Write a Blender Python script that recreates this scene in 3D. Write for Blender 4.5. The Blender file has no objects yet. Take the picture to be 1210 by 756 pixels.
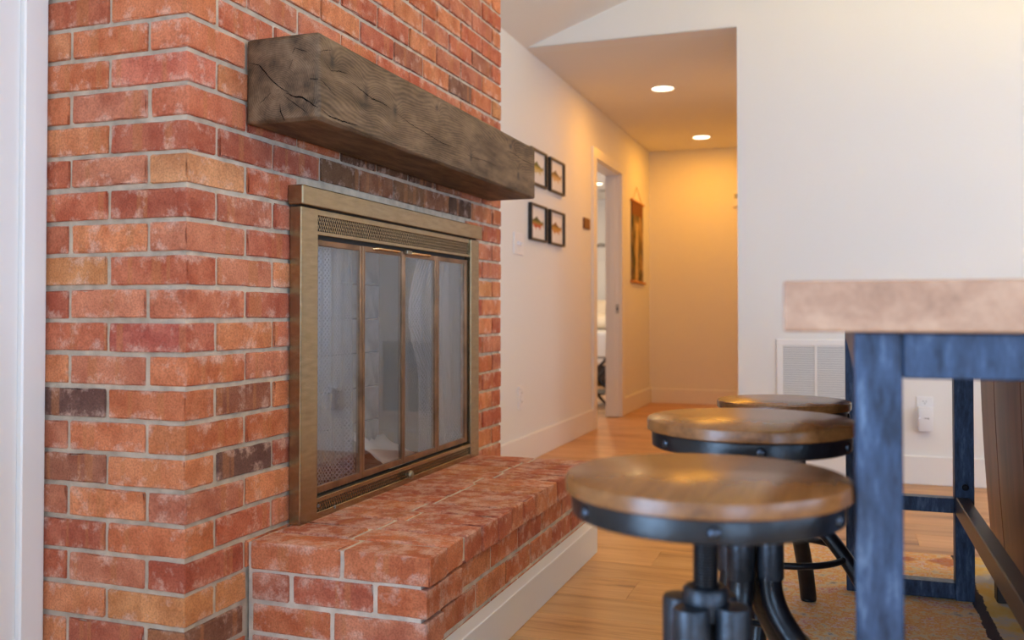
import bpy, bmesh, math, random
from mathutils import Vector, Matrix, noise as mnoise

# ------------------------------------------------------------------ camera, world, lights, exposure
SC = bpy.context.scene
COL = SC.collection
PI = math.pi
EYE = 0.80
cam_d = bpy.data.cameras.new('camera')
cam = bpy.data.objects.new('camera', cam_d)
COL.objects.link(cam)
cam_d.sensor_width = 36.0
cam_d.lens = 36.0 * 1089.8 / 1210.0
cam_d.shift_y = -(378.0 - 349.4) / 1210.0
cam.location = (0, 0, EYE)
cam.rotation_euler = (PI / 2 + 0.01769, 0, 0.34078)
cam_d.clip_start = 0.05
cam_d.dof.use_dof = True
cam_d.dof.focus_distance = 2.25
cam_d.dof.aperture_fstop = 3.2
SC.camera = cam

SC.view_settings.view_transform = 'Standard'
SC.view_settings.look = 'None'
SC.view_settings.gamma = 1.0
SC.view_settings.use_curve_mapping = False
SC.view_settings.exposure = 0.0

W = bpy.data.worlds.new('world')
SC.world = W
W.use_nodes = True
bg = W.node_tree.nodes['Background']
bg.inputs[0].default_value = (0.62, 0.78, 1.0, 1)
bg.inputs[1].default_value = 1.0

SC.cycles.max_bounces = 8
SC.cycles.diffuse_bounces = 5
SC.cycles.use_denoising = True
SC.cycles.sample_clamp_indirect = 6.0
SC.cycles.caustics_reflective = False
SC.cycles.caustics_refractive = False

# room dimensions (metres; camera stands at x=0, y=0; +Y runs down the hall)
XW = -1.585      # left wall
XR = 4.3         # right wall
YB = -3.2        # wall behind the camera
YF = 4.69        # far wall with the return vent
XH = -0.473      # right side of the hall opening
YH = 8.12        # end of the hall
ZH = 2.222       # hall ceiling
SLOPE = 0.355
XRIDGE = 1.35
ZRIDGE = ZH + SLOPE * (XRIDGE - XW)
XB = -1.215      # brick face
YB0, YB1 = 1.502, 3.300
ADDED_WIN_BACK = [(1.6, 3.6, 0.05, 1.75)]     # x0,x1,z0,z1
ADDED_WIN_RIGHT = [(-1.8, 0.2, 0.85, 2.0), (0.6, 2.6, 0.85, 2.0)]      # y0,y1,z0,z1


def area(name, loc, rot, sx, sy, power, col):
    d = bpy.data.lights.new(name, 'AREA')
    d.shape = 'RECTANGLE'
    d.size, d.size_y = sx, sy
    d.energy = power
    d.color = col
    o = bpy.data.objects.new(name, d)
    o.location = loc
    o.rotation_euler = rot
    COL.objects.link(o)
    return o


DAY = (0.45, 0.69, 1.0)
for (x0, x1, z0, z1) in ADDED_WIN_BACK:
    area('window_daylight', ((x0 + x1) / 2, YB - 0.16, (z0 + z1) / 2), (PI / 2, 0, 0), x1 - x0, z1 - z0, 100, DAY)  # daylight added through the invented back window
for (y0, y1, z0, z1) in ADDED_WIN_RIGHT:
    area('window_daylight', (XR + 0.16, (y0 + y1) / 2, (z0 + z1) / 2), (PI / 2, 0, PI / 2), y1 - y0, z1 - z0, 60, DAY)  # daylight added through the invented right-hand windows
ADDED_PATIO = (-2.9, -0.3, 0.04, 1.80)                                # invented glazed door in the left wall, unseen, added for daylight
area('window_daylight', (XW - 0.15, (ADDED_PATIO[0] + ADDED_PATIO[1]) / 2, 0.92), (PI / 2, 0, -PI / 2), ADDED_PATIO[1] - ADDED_PATIO[0], 1.76, 215, DAY)  # unseen daylight added to brighten the lower far wall
area('window_daylight', (-4.42, 8.6, 1.3), (PI / 2, 0, -PI / 2), 1.8, 1.3, 40, (0.9, 0.93, 1.0))  # daylight added to brighten the bedroom; no window stands there

WARM = (1.0, 0.41, 0.03)
WARM2 = (1.0, 0.66, 0.30)


# ------------------------------------------------------------------ materials
def nmat(name):
    m = bpy.data.materials.new(name)
    m.use_nodes = True
    nt = m.node_tree
    return m, nt, nt.nodes['Principled BSDF']


def node(nt, typ, **kw):
    n = nt.nodes.new(typ)
    for k, v in kw.items():
        if k == 'inp':
            for i, val in v.items():
                n.inputs[i].default_value = val
        else:
            setattr(n, k, v)
    return n


def lnk(nt, a, b):
    nt.links.new(a, b)


def ramp(nt, stops, interp='LINEAR'):
    r = nt.nodes.new('ShaderNodeValToRGB')
    r.color_ramp.interpolation = interp
    el = r.color_ramp.elements
    while len(el) < len(stops):
        el.new(0.5)
    for e, (p, c) in zip(el, stops):
        e.position = p
        e.color = (c[0], c[1], c[2], 1)
    return r


def srgb(r, g, b):
    f = lambda c: (c / 255 / 12.92) if c / 255 <= 0.04045 else ((c / 255 + 0.055) / 1.055) ** 2.4
    return (f(r), f(g), f(b))


def c4(c):
    return (c[0], c[1], c[2], 1)


def simple(name, col, rough=0.5, metal=0.0, bump=0.0, bscale=200.0, var=0.0, vscale=8.0, spec=0.5):
    m, nt, p = nmat(name)
    p.inputs['Base Color'].default_value = c4(col)
    p.inputs['Roughness'].default_value = rough
    p.inputs['Metallic'].default_value = metal
    p.inputs['Specular IOR Level'].default_value = spec
    tc = node(nt, 'ShaderNodeTexCoord')
    if var > 0:
        n = node(nt, 'ShaderNodeTexNoise', inp={'Scale': vscale, 'Detail': 4.0})
        lnk(nt, tc.outputs['Object'], n.inputs['Vector'])
        r = ramp(nt, [(0.3, [c * (1 - var) for c in col]), (0.7, [min(1, c * (1 + var)) for c in col])])
        lnk(nt, n.outputs[0], r.inputs[0])
        lnk(nt, r.outputs[0], p.inputs['Base Color'])
    if bump > 0:
        n2 = node(nt, 'ShaderNodeTexNoise', inp={'Scale': bscale, 'Detail': 3.0})
        lnk(nt, tc.outputs['Object'], n2.inputs['Vector'])
        b = node(nt, 'ShaderNodeBump', inp={'Strength': bump, 'Distance': 0.002})
        lnk(nt, n2.outputs[0], b.inputs['Height'])
        lnk(nt, b.outputs[0], p.inputs['Normal'])
    return m


M = {}
M['wall'] = simple('wall_paint', (0.80, 0.792, 0.775), 0.65, bump=0.15, bscale=160)
M['ceiling'] = simple('ceiling_paint', (0.80, 0.78, 0.745), 0.8, bump=0.15, bscale=140)
M['trim'] = simple('trim_paint', (0.82, 0.81, 0.80), 0.35)
M['mortar'] = simple('mortar', srgb(190, 176, 158), 0.95, bump=0.9, bscale=320, var=0.22, vscale=30, spec=0.2)
M['blackmetal'] = simple('black_metal', (0.006, 0.007, 0.010), 0.28, 0.2, bump=0.25, bscale=120, var=0.5, vscale=30)
M['gunmetal'] = simple('gunmetal', (0.035, 0.040, 0.050), 0.38, 0.6, bump=0.5, bscale=90, var=0.4, vscale=30)
M['rivet'] = simple('rivet_steel', (0.25, 0.28, 0.33), 0.3, 0.9)
M['rivetdark'] = simple('dark_rivet', (0.05, 0.06, 0.08), 0.2, 0.8)
M['bolt'] = simple('bolt_steel', (0.30, 0.25, 0.17), 0.4, 0.9)
M['frameblack'] = simple('frame_black', (0.012, 0.010, 0.010), 0.4)
M['paper'] = simple('paper', (0.82, 0.76, 0.70), 0.8)
M['plastic'] = simple('white_plastic', (0.82, 0.82, 0.84), 0.3)
M['slot'] = simple('dark_slot', (0.03, 0.03, 0.03), 0.6)
M['signwood'] = simple('sign_wood', srgb(120, 72, 25), 0.5, var=0.3, vscale=40)
M['linen'] = simple('linen', (0.80, 0.76, 0.70), 0.9, bump=0.3, bscale=30)
M['pillow'] = simple('pillow_cotton', (0.80, 0.70, 0.55), 0.9, bump=0.3, bscale=25)
M['headboard'] = simple('headboard', (0.03, 0.018, 0.012), 0.5)
M['dark'] = simple('sooty_steel', (0.02, 0.019, 0.018), 0.7, var=0.4, vscale=10)
M['firebrick'] = simple('firebrick', (0.34, 0.33, 0.32), 0.9, bump=0.6, bscale=60, var=0.35, vscale=14)
M['ash'] = simple('ash_floor', (0.07, 0.05, 0.045), 0.95, bump=0.8, bscale=60, var=0.6, vscale=20)
M['brassbright'] = simple('bright_brass', (0.75, 0.52, 0.26), 0.25, 1.0)
M['string'] = simple('string', srgb(150, 100, 50), 0.8)
M['rod'] = simple('rod_wood', srgb(190, 120, 45), 0.5, var=0.2)
M['steel'] = simple('steel', (0.55, 0.52, 0.48), 0.3, 1.0)


def mat_brick(name, white):
    m, nt, p = nmat(name)
    oi = node(nt, 'ShaderNodeObjectInfo')
    tc = node(nt, 'ShaderNodeTexCoord')
    off = node(nt, 'ShaderNodeVectorMath', operation='SCALE', inp={'Scale': 37.0})
    cmb = node(nt, 'ShaderNodeCombineXYZ')
    for i in range(3):
        lnk(nt, oi.outputs['Random'], cmb.inputs[i])
    lnk(nt, cmb.outputs[0], off.inputs[0])
    add = node(nt, 'ShaderNodeVectorMath', operation='ADD')
    lnk(nt, tc.outputs['Object'], add.inputs[0])
    lnk(nt, off.outputs[0], add.inputs[1])
    V = add.outputs[0]
    # broad blotches of fired colour
    n1 = node(nt, 'ShaderNodeTexNoise', inp={'Scale': 14.0, 'Detail': 3.0, 'Roughness': 0.6})
    lnk(nt, V, n1.inputs['Vector'])
    hs = node(nt, 'ShaderNodeHueSaturation', inp={'Hue': 0.505, 'Saturation': 0.92, 'Value': 1.14})
    lnk(nt, oi.outputs['Color'], hs.inputs['Color'])
    hs2 = node(nt, 'ShaderNodeHueSaturation', inp={'Hue': 0.498, 'Saturation': 0.98, 'Value': 0.84})
    lnk(nt, oi.outputs['Color'], hs2.inputs['Color'])
    mx = node(nt, 'ShaderNodeMix', data_type='RGBA')
    r1 = ramp(nt, [(0.36, (0, 0, 0)), (0.64, (1, 1, 1))])
    lnk(nt, n1.outputs[0], r1.inputs[0])
    lnk(nt, r1.outputs[0], mx.inputs['Factor'])
    lnk(nt, hs2.outputs[0], mx.inputs[6])
    lnk(nt, hs.outputs[0], mx.inputs[7])
    # kiln flash bands across the brick length (local Y is the long axis)
    sx = node(nt, 'ShaderNodeSeparateXYZ')
    lnk(nt, V, sx.inputs[0])
    cb = node(nt, 'ShaderNodeCombineXYZ')
    lnk(nt, sx.outputs[1], cb.inputs[1])
    n2 = node(nt, 'ShaderNodeTexNoise', inp={'Scale': 17.0, 'Detail': 1.0})
    lnk(nt, cb.outputs[0], n2.inputs['Vector'])
    r2 = ramp(nt, [(0.56, (0, 0, 0)), (0.585, (0.42, 0.42, 0.42)), (0.66, (0.42, 0.42, 0.42)), (0.69, (0, 0, 0))])
    lnk(nt, n2.outputs[0], r2.inputs[0])
    mb = node(nt, 'ShaderNodeMix', data_type='RGBA')
    mb.inputs[7].default_value = c4(srgb(188, 122, 76))
    lnk(nt, r2.outputs[0], mb.inputs['Factor'])
    lnk(nt, mx.outputs[2], mb.inputs[6])
    # pale mortar smears, heavier towards top and bottom arrises
    n3 = node(nt, 'ShaderNodeTexNoise', inp={'Scale': 22.0, 'Detail': 6.0, 'Roughness': 0.7})
    lnk(nt, V, n3.inputs['Vector'])
    so = node(nt, 'ShaderNodeSeparateXYZ')
    lnk(nt, tc.outputs['Object'], so.inputs[0])
    ab = node(nt, 'ShaderNodeMath', operation='ABSOLUTE')
    lnk(nt, so.outputs[2], ab.inputs[0])
    mr = node(nt, 'ShaderNodeMapRange', inp={'From Min': 0.0, 'From Max': 0.029, 'To Min': -0.02, 'To Max': 0.11})
    lnk(nt, ab.outputs[0], mr.inputs['Value'])
    ad = node(nt, 'ShaderNodeMath', operation='ADD')
    lnk(nt, n3.outputs[0], ad.inputs[0])
    lnk(nt, mr.outputs[0], ad.inputs[1])
    r3 = ramp(nt, [(0.58 - white, (0, 0, 0)), (0.73 - white, (0.58, 0.58, 0.58))])
    lnk(nt, ad.outputs[0], r3.inputs[0])
    mw = node(nt, 'ShaderNodeMix', data_type='RGBA')
    mw.inputs[7].default_value = c4(srgb(226, 190, 172))
    lnk(nt, r3.outputs[0], mw.inputs['Factor'])
    lnk(nt, mb.outputs[2], mw.inputs[6])
    # fine speckle
    n4 = node(nt, 'ShaderNodeTexNoise', inp={'Scale': 260.0, 'Detail': 3.0})
    lnk(nt, V, n4.inputs['Vector'])
    r4 = ramp(nt, [(0.32, (0.62, 0.62, 0.62)), (0.6, (1.08, 1.08, 1.08))])
    lnk(nt, n4.outputs[0], r4.inputs[0])
    ml = node(nt, 'ShaderNodeMix', data_type='RGBA', blend_type='MULTIPLY')
    ml.inputs['Factor'].default_value = 0.75
    lnk(nt, mw.outputs[2], ml.inputs[6])
    lnk(nt, r4.outputs[0], ml.inputs[7])
    lnk(nt, ml.outputs[2], p.inputs['Base Color'])
    p.inputs['Roughness'].default_value = 0.85
    p.inputs['Specular IOR Level'].default_value = 0.3
    b = node(nt, 'ShaderNodeBump', inp={'Strength': 0.8, 'Distance': 0.003})
    n5 = node(nt, 'ShaderNodeTexNoise', inp={'Scale': 75.0, 'Detail': 6.0, 'Roughness': 0.65})
    lnk(nt, V, n5.inputs['Vector'])
    lnk(nt, n5.outputs[0], b.inputs['Height'])
    lnk(nt, b.outputs[0], p.inputs['Normal'])
    return m


M['brick'] = mat_brick('clay_brick', 0.0)
M['hearthbrick'] = mat_brick('hearth_clay_brick', 0.03)


def mat_brass():
    m, nt, p = nmat('antique_brass')
    tc = node(nt, 'ShaderNodeTexCoord')
    mp = node(nt, 'ShaderNodeMapping')
    mp.inputs['Scale'].default_value = (30, 6, 30)
    lnk(nt, tc.outputs['Object'], mp.inputs[0])
    n = node(nt, 'ShaderNodeTexNoise', inp={'Scale': 3.0, 'Detail': 5.0})
    lnk(nt, mp.outputs[0], n.inputs['Vector'])
    r = ramp(nt, [(0.3, (0.31, 0.225, 0.125)), (0.7, (0.41, 0.31, 0.185))])
    lnk(nt, n.outputs[0], r.inputs[0])
    lnk(nt, r.outputs[0], p.inputs['Base Color'])
    p.inputs['Metallic'].default_value = 0.9
    p.inputs['Roughness'].default_value = 0.27
    n2 = node(nt, 'ShaderNodeTexNoise', inp={'Scale': 60.0, 'Detail': 3.0})
    lnk(nt, mp.outputs[0], n2.inputs['Vector'])
    b = node(nt, 'ShaderNodeBump', inp={'Strength': 0.08, 'Distance': 0.001})
    lnk(nt, n2.outputs[0], b.inputs['Height'])
    lnk(nt, b.outputs[0], p.inputs['Normal'])
    return m


M['brass'] = mat_brass()
M['doorbrass'] = simple('tarnished_copper', (0.24, 0.135, 0.075), 0.34, 0.85, var=0.35, vscale=14)
M['grilleback'] = simple('dusty_steel', (0.05, 0.04, 0.032), 0.8)


def mat_glass(name, ior, tint):
    m, nt, p = nmat(name)
    nt.nodes.remove(p)
    out = nt.nodes['Material Output']
    t = node(nt, 'ShaderNodeBsdfTransparent')
    t.inputs[0].default_value = c4(tint)
    g = node(nt, 'ShaderNodeBsdfGlossy')
    g.inputs['Roughness'].default_value = 0.02
    g.inputs[0].default_value = (1, 1, 1, 1)
    fr = node(nt, 'ShaderNodeFresnel')
    ge = node(nt, 'ShaderNodeNewGeometry')
    mi = node(nt, 'ShaderNodeMix', data_type='FLOAT')
    mi.inputs[2].default_value = ior
    mi.inputs[3].default_value = 1.0 / ior
    lnk(nt, ge.outputs['Backfacing'], mi.inputs[0])
    lnk(nt, mi.outputs[0], fr.inputs['IOR'])
    mx = node(nt, 'ShaderNodeMixShader')
    lnk(nt, fr.outputs[0], mx.inputs[0])
    lnk(nt, t.outputs[0], mx.inputs[1])
    lnk(nt, g.outputs[0], mx.inputs[2])
    lnk(nt, mx.outputs[0], out.inputs['Surface'])
    return m


M['doorglass'] = mat_glass('tempered_door_glass', 1.78, (0.93, 0.94, 0.96))
M['windowglass'] = mat_glass('window_glass', 1.25, (0.97, 0.98, 1.0))


def mat_chain():
    m, nt, p = nmat('chain_mesh')
    out = nt.nodes['Material Output']
    p.inputs['Base Color'].default_value = (0.20, 0.205, 0.215, 1)
    p.inputs['Metallic'].default_value = 0.3
    p.inputs['Roughness'].default_value = 0.45
    tc = node(nt, 'ShaderNodeTexCoord')
    sx = node(nt, 'ShaderNodeSeparateXYZ')
    lnk(nt, tc.outputs['Object'], sx.inputs[0])

    def sine(sy, sz):
        a = node(nt, 'ShaderNodeMath', operation='MULTIPLY', inp={1: sy})
        lnk(nt, sx.outputs[1], a.inputs[0])
        b = node(nt, 'ShaderNodeMath', operation='MULTIPLY', inp={1: sz})
        lnk(nt, sx.outputs[2], b.inputs[0])
        c = node(nt, 'ShaderNodeMath', operation='ADD')
        lnk(nt, a.outputs[0], c.inputs[0])
        lnk(nt, b.outputs[0], c.inputs[1])
        d = node(nt, 'ShaderNodeMath', operation='SINE')
        lnk(nt, c.outputs[0], d.inputs[0])
        return d.outputs[0]
    k = 2 * PI / 0.0075
    mxx = node(nt, 'ShaderNodeMath', operation='MAXIMUM')
    lnk(nt, sine(k, k * 0.55), mxx.inputs[0])
    lnk(nt, sine(k, -k * 0.55), mxx.inputs[1])
    mr = node(nt, 'ShaderNodeMapRange', inp={'From Min': -0.2, 'From Max': 0.9, 'To Min': 0.30, 'To Max': 1.0})
    lnk(nt, mxx.outputs[0], mr.inputs['Value'])
    t = node(nt, 'ShaderNodeBsdfTransparent')
    ms = node(nt, 'ShaderNodeMixShader')
    lnk(nt, mr.outputs[0], ms.inputs[0])
    lnk(nt, t.outputs[0], ms.inputs[1])
    lnk(nt, p.outputs[0], ms.inputs[2])
    lnk(nt, ms.outputs[0], out.inputs['Surface'])
    return m


M['chain'] = mat_chain()


def mat_beam():
    m, nt, p = nmat('weathered_beam')
    tc = node(nt, 'ShaderNodeTexCoord')
    at = node(nt, 'ShaderNodeAttribute', attribute_name='phi')
    mp = node(nt, 'ShaderNodeMapping')
    mp.inputs['Scale'].default_value = (9, 2.2, 9)
    lnk(nt, tc.outputs['Object'], mp.inputs[0])
    nz = node(nt, 'ShaderNodeTexNoise', inp={'Scale': 5.0, 'Detail': 4.0})
    lnk(nt, mp.outputs[0], nz.inputs['Vector'])
    a = node(nt, 'ShaderNodeMath', operation='MULTIPLY_ADD', inp={1: 0.006})
    lnk(nt, nz.outputs[0], a.inputs[0])
    lnk(nt, at.outputs['Fac'], a.inputs[2])
    b = node(nt, 'ShaderNodeMath', operation='MULTIPLY', inp={1: 2 * PI / 0.0042})
    lnk(nt, a.outputs[0], b.inputs[0])
    s = node(nt, 'ShaderNodeMath', operation='SINE')
    lnk(nt, b.outputs[0], s.inputs[0])
    mr = node(nt, 'ShaderNodeMapRange', inp={'From Min': -1.0, 'From Max': 1.0})
    lnk(nt, s.outputs[0], mr.inputs['Value'])
    n2 = node(nt, 'ShaderNodeTexNoise', inp={'Scale': 2.4, 'Detail': 5.0, 'Roughness': 0.65})
    lnk(nt, mp.outputs[0], n2.inputs['Vector'])
    mul = node(nt, 'ShaderNodeMath', operation='MULTIPLY_ADD', inp={1: 0.12})
    lnk(nt, mr.outputs[0], mul.inputs[0])
    lnk(nt, n2.outputs[0], mul.inputs[2])
    r = ramp(nt, [(0.34, (0.034, 0.020, 0.011)), (0.50, (0.105, 0.064, 0.035)), (0.64, (0.170, 0.108, 0.062)), (0.82, (0.25, 0.168, 0.102))])
    lnk(nt, mul.outputs[0], r.inputs[0])
    kn = node(nt, 'ShaderNodeAttribute', attribute_name='knot')
    mk = node(nt, 'ShaderNodeMix', data_type='RGBA')
    mk.inputs[7].default_value = (0.018, 0.015, 0.014, 1)
    lnk(nt, kn.outputs['Fac'], mk.inputs['Factor'])
    lnk(nt, r.outputs[0], mk.inputs[6])
    lnk(nt, mk.outputs[2], p.inputs['Base Color'])
    p.inputs['Roughness'].default_value = 0.62
    p.inputs['Specular IOR Level'].default_value = 0.3
    bp = node(nt, 'ShaderNodeBump', inp={'Strength': 0.35, 'Distance': 0.0015})
    lnk(nt, mul.outputs[0], bp.inputs['Height'])
    lnk(nt, bp.outputs[0], p.inputs['Normal'])
    return m


M['beam'] = mat_beam()
M['crack'] = simple('open_crack', (0.004, 0.003, 0.003), 0.9, spec=0.1)


def mat_wood(name, stops, axis='X', rough=0.4, scale=1.0, perobj=True, vary=0.25, knots=True, coat=0.0):
    """plain-sawn wood, grain running along local axis"""
    m, nt, p = nmat(name)
    tc = node(nt, 'ShaderNodeTexCoord')
    oi = node(nt, 'ShaderNodeObjectInfo')
    add = node(nt, 'ShaderNodeVectorMath', operation='ADD')
    sc = node(nt, 'ShaderNodeVectorMath', operation='SCALE', inp={'Scale': 23.0 if perobj else 0.0})
    cm = node(nt, 'ShaderNodeCombineXYZ')
    for i in range(3):
        lnk(nt, oi.outputs['Random'], cm.inputs[i])
    lnk(nt, cm.outputs[0], sc.inputs[0])
    lnk(nt, tc.outputs['Object'], add.inputs[0])
    lnk(nt, sc.outputs[0], add.inputs[1])
    mp = node(nt, 'ShaderNodeMapping')
    s = [14.0 * scale] * 3
    s['XYZ'.index(axis)] = 1.1 * scale
    mp.inputs['Scale'].default_value = s
    lnk(nt, add.outputs[0], mp.inputs[0])
    n1 = node(nt, 'ShaderNodeTexNoise', inp={'Scale': 1.0, 'Detail': 6.0, 'Roughness': 0.6, 'Distortion': 0.6})
    lnk(nt, mp.outputs[0], n1.inputs['Vector'])
    n2 = node(nt, 'ShaderNodeTexNoise', inp={'Scale': 9.0, 'Detail': 4.0, 'Roughness': 0.6})
    lnk(nt, mp.outputs[0], n2.inputs['Vector'])
    mm = node(nt, 'ShaderNodeMath', operation='MULTIPLY_ADD', inp={1: 0.3})
    lnk(nt, n2.outputs[0], mm.inputs[0])
    lnk(nt, n1.outputs[0], mm.inputs[2])
    r = ramp(nt, stops)
    lnk(nt, mm.outputs[0], r.inputs[0])
    mr = node(nt, 'ShaderNodeMapRange', inp={'To Min': 1 - vary, 'To Max': 1 + vary * 0.6})
    lnk(nt, oi.outputs['Random'], mr.inputs['Value'])
    hv = node(nt, 'ShaderNodeHueSaturation')
    lnk(nt, mr.outputs[0], hv.inputs['Value'])
    lnk(nt, r.outputs[0], hv.inputs['Color'])
    lnk(nt, hv.outputs[0], p.inputs['Base Color'])
    p.inputs['Roughness'].default_value = rough
    p.inputs['Coat Weight'].default_value = coat
    p.inputs['Coat Roughness'].default_value = 0.14
    bp = node(nt, 'ShaderNodeBump', inp={'Strength': 0.08, 'Distance': 0.001})
    lnk(nt, n2.outputs[0], bp.inputs['Height'])
    lnk(nt, bp.outputs[0], p.inputs['Normal'])
    return m


M['plank'] = mat_wood('oak_plank', [(0.41, srgb(104, 64, 34)), (0.51, srgb(178, 126, 76)), (0.62, srgb(200, 148, 96)), (0.85, srgb(216, 168, 114))], 'X', 0.38, vary=0.14)
M['seatwood'] = mat_wood('stool_seat_wood', [(0.35, srgb(84, 50, 24)), (0.6, srgb(126, 80, 40)), (0.85, srgb(150, 100, 54))], 'Y', 0.27, 1.3, coat=0.0)
M['tablewood'] = mat_wood('table_wood', [(0.35, srgb(132, 94, 70)), (0.6, srgb(168, 126, 98)), (0.85, srgb(190, 150, 120))], 'Y', 0.5, 1.2)


def mat_brushed_frame():
    m, nt, p = nmat('brushed_blue_black')
    tc = node(nt, 'ShaderNodeTexCoord')
    mp = node(nt, 'ShaderNodeMapping')
    mp.inputs['Scale'].default_value = (60, 60, 14)
    lnk(nt, tc.outputs['Object'], mp.inputs[0])
    n = node(nt, 'ShaderNodeTexNoise', inp={'Scale': 1.0, 'Detail': 5.0, 'Roughness': 0.7})
    lnk(nt, mp.outputs[0], n.inputs['Vector'])
    r = ramp(nt, [(0.35, (0.014, 0.026, 0.052)), (0.55, (0.040, 0.070, 0.135)), (0.75, (0.14, 0.205, 0.31))])
    lnk(nt, n.outputs[0], r.inputs[0])
    lnk(nt, r.outputs[0], p.inputs['Base Color'])
    p.inputs['Metallic'].default_value = 0.35
    p.inputs['Roughness'].default_value = 0.42
    b = node(nt, 'ShaderNodeBump', inp={'Strength': 0.15, 'Distance': 0.001})
    lnk(nt, n.outputs[0], b.inputs['Height'])
    lnk(nt, b.outputs[0], p.inputs['Normal'])
    return m


M['tableframe'] = mat_brushed_frame()


def mat_leather():
    m, nt, p = nmat('brown_leather')
    tc = node(nt, 'ShaderNodeTexCoord')
    mp = node(nt, 'ShaderNodeMapping')
    mp.inputs['Scale'].default_value = (5, 9, 1.4)
    lnk(nt, tc.outputs['Object'], mp.inputs[0])
    n = node(nt, 'ShaderNodeTexNoise', inp={'Scale': 1.5, 'Detail': 4.0})
    lnk(nt, mp.outputs[0], n.inputs['Vector'])
    r = ramp(nt, [(0.3, srgb(78, 46, 32)), (0.55, srgb(112, 72, 54)), (0.8, srgb(136, 92, 72))])
    lnk(nt, n.outputs[0], r.inputs[0])
    lnk(nt, r.outputs[0], p.inputs['Base Color'])
    p.inputs['Roughness'].default_value = 0.42
    n2 = node(nt, 'ShaderNodeTexVoronoi', inp={'Scale': 260.0})
    lnk(nt, tc.outputs['Object'], n2.inputs['Vector'])
    b = node(nt, 'ShaderNodeBump', inp={'Strength': 0.12, 'Distance': 0.001})
    lnk(nt, n2.outputs[0], b.inputs['Height'])
    lnk(nt, b.outputs[0], p.inputs['Normal'])
    return m


M['leather'] = mat_leather()


def mat_rug():
    m, nt, p = nmat('woven_rug')
    tc = node(nt, 'ShaderNodeTexCoord')
    n = node(nt, 'ShaderNodeTexNoise', inp={'Scale': 15.0, 'Detail': 5.0, 'Roughness': 0.8})
    lnk(nt, tc.outputs['Object'], n.inputs['Vector'])
    r = ramp(nt, [(0.32, srgb(150, 138, 130)), (0.40, srgb(222, 204, 184)), (0.46, srgb(236, 204, 148)), (0.52, srgb(228, 154, 76)),
                  (0.57, srgb(234, 222, 206)), (0.63, srgb(214, 124, 118)), (0.70, srgb(226, 212, 194))])
    lnk(nt, n.outputs[0], r.inputs[0])
    v = node(nt, 'ShaderNodeTexVoronoi', inp={'Scale': 3.4, 'Randomness': 0.7})
    v.distance = 'MANHATTAN'
    lnk(nt, tc.outputs['Object'], v.inputs['Vector'])
    rv = ramp(nt, [(0.17, (1, 1, 1)), (0.24, (0, 0, 0))])
    lnk(nt, v.outputs['Distance'], rv.inputs[0])
    md = node(nt, 'ShaderNodeMix', data_type='RGBA')
    md.inputs[7].default_value = c4(srgb(168, 52, 48))
    mf = node(nt, 'ShaderNodeMath', operation='MULTIPLY', inp={1: 0.6})
    lnk(nt, rv.outputs[0], mf.inputs[0])
    lnk(nt, mf.outputs[0], md.inputs['Factor'])
    lnk(nt, r.outputs[0], md.inputs[6])
    n2 = node(nt, 'ShaderNodeTexNoise', inp={'Scale': 7.0, 'Detail': 4.0, 'Roughness': 0.7})
    lnk(nt, tc.outputs['Object'], n2.inputs['Vector'])
    rb = ramp(nt, [(0.40, srgb(206, 196, 186)), (0.5, srgb(226, 196, 130)), (0.62, srgb(226, 184, 92))])
    lnk(nt, n2.outputs[0], rb.inputs[0])
    sx = node(nt, 'ShaderNodeSeparateXYZ')
    lnk(nt, tc.outputs['Object'], sx.inputs[0])
    wob = node(nt, 'ShaderNodeMath', operation='MULTIPLY_ADD', inp={1: 0.03})
    lnk(nt, n.outputs[0], wob.inputs[0])
    lnk(nt, sx.outputs[0], wob.inputs[2])
    rs = ramp(nt, [(0.0, (0, 0, 0)), (0.01, (1, 1, 1))], 'LINEAR')
    g1 = node(nt, 'ShaderNodeMath', operation='GREATER_THAN', inp={1: 0.355})
    lnk(nt, wob.outputs[0], g1.inputs[0])
    g2 = node(nt, 'ShaderNodeMath', operation='GREATER_THAN', inp={1: 0.385})
    lnk(nt, wob.outputs[0], g2.inputs[0])
    m1 = node(nt, 'ShaderNodeMix', data_type='RGBA')
    m1.inputs[7].default_value = c4(srgb(62, 50, 56))
    lnk(nt, g1.outputs[0], m1.inputs['Factor'])
    lnk(nt, md.outputs[2], m1.inputs[6])
    m2 = node(nt, 'ShaderNodeMix', data_type='RGBA')
    lnk(nt, g2.outputs[0], m2.inputs['Factor'])
    lnk(nt, m1.outputs[2], m2.inputs[6])
    lnk(nt, rb.outputs[0], m2.inputs[7])
    lnk(nt, m2.outputs[2], p.inputs['Base Color'])
    p.inputs['Roughness'].default_value = 0.95
    nb = node(nt, 'ShaderNodeTexNoise', inp={'Scale': 350.0, 'Detail': 2.0})
    lnk(nt, tc.outputs['Object'], nb.inputs['Vector'])
    b = node(nt, 'ShaderNodeBump', inp={'Strength': 0.7, 'Distance': 0.004})
    lnk(nt, nb.outputs[0], b.inputs['Height'])
    lnk(nt, b.outputs[0], p.inputs['Normal'])
    return m


M['rug'] = mat_rug()


def mat_emit(name, col, s):
    m, nt, p = nmat(name)
    p.inputs['Base Color'].default_value = (0.9, 0.9, 0.9, 1)
    p.inputs['Emission Color'].default_value = c4(col)
    p.inputs['Emission Strength'].default_value = s
    return m


M['lamp'] = mat_emit('lamp_lens', (1.0, 0.80, 0.52), 7.0)
M['led'] = mat_emit('indicator_led', (0.75, 0.8, 1.0), 1.5)


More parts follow.
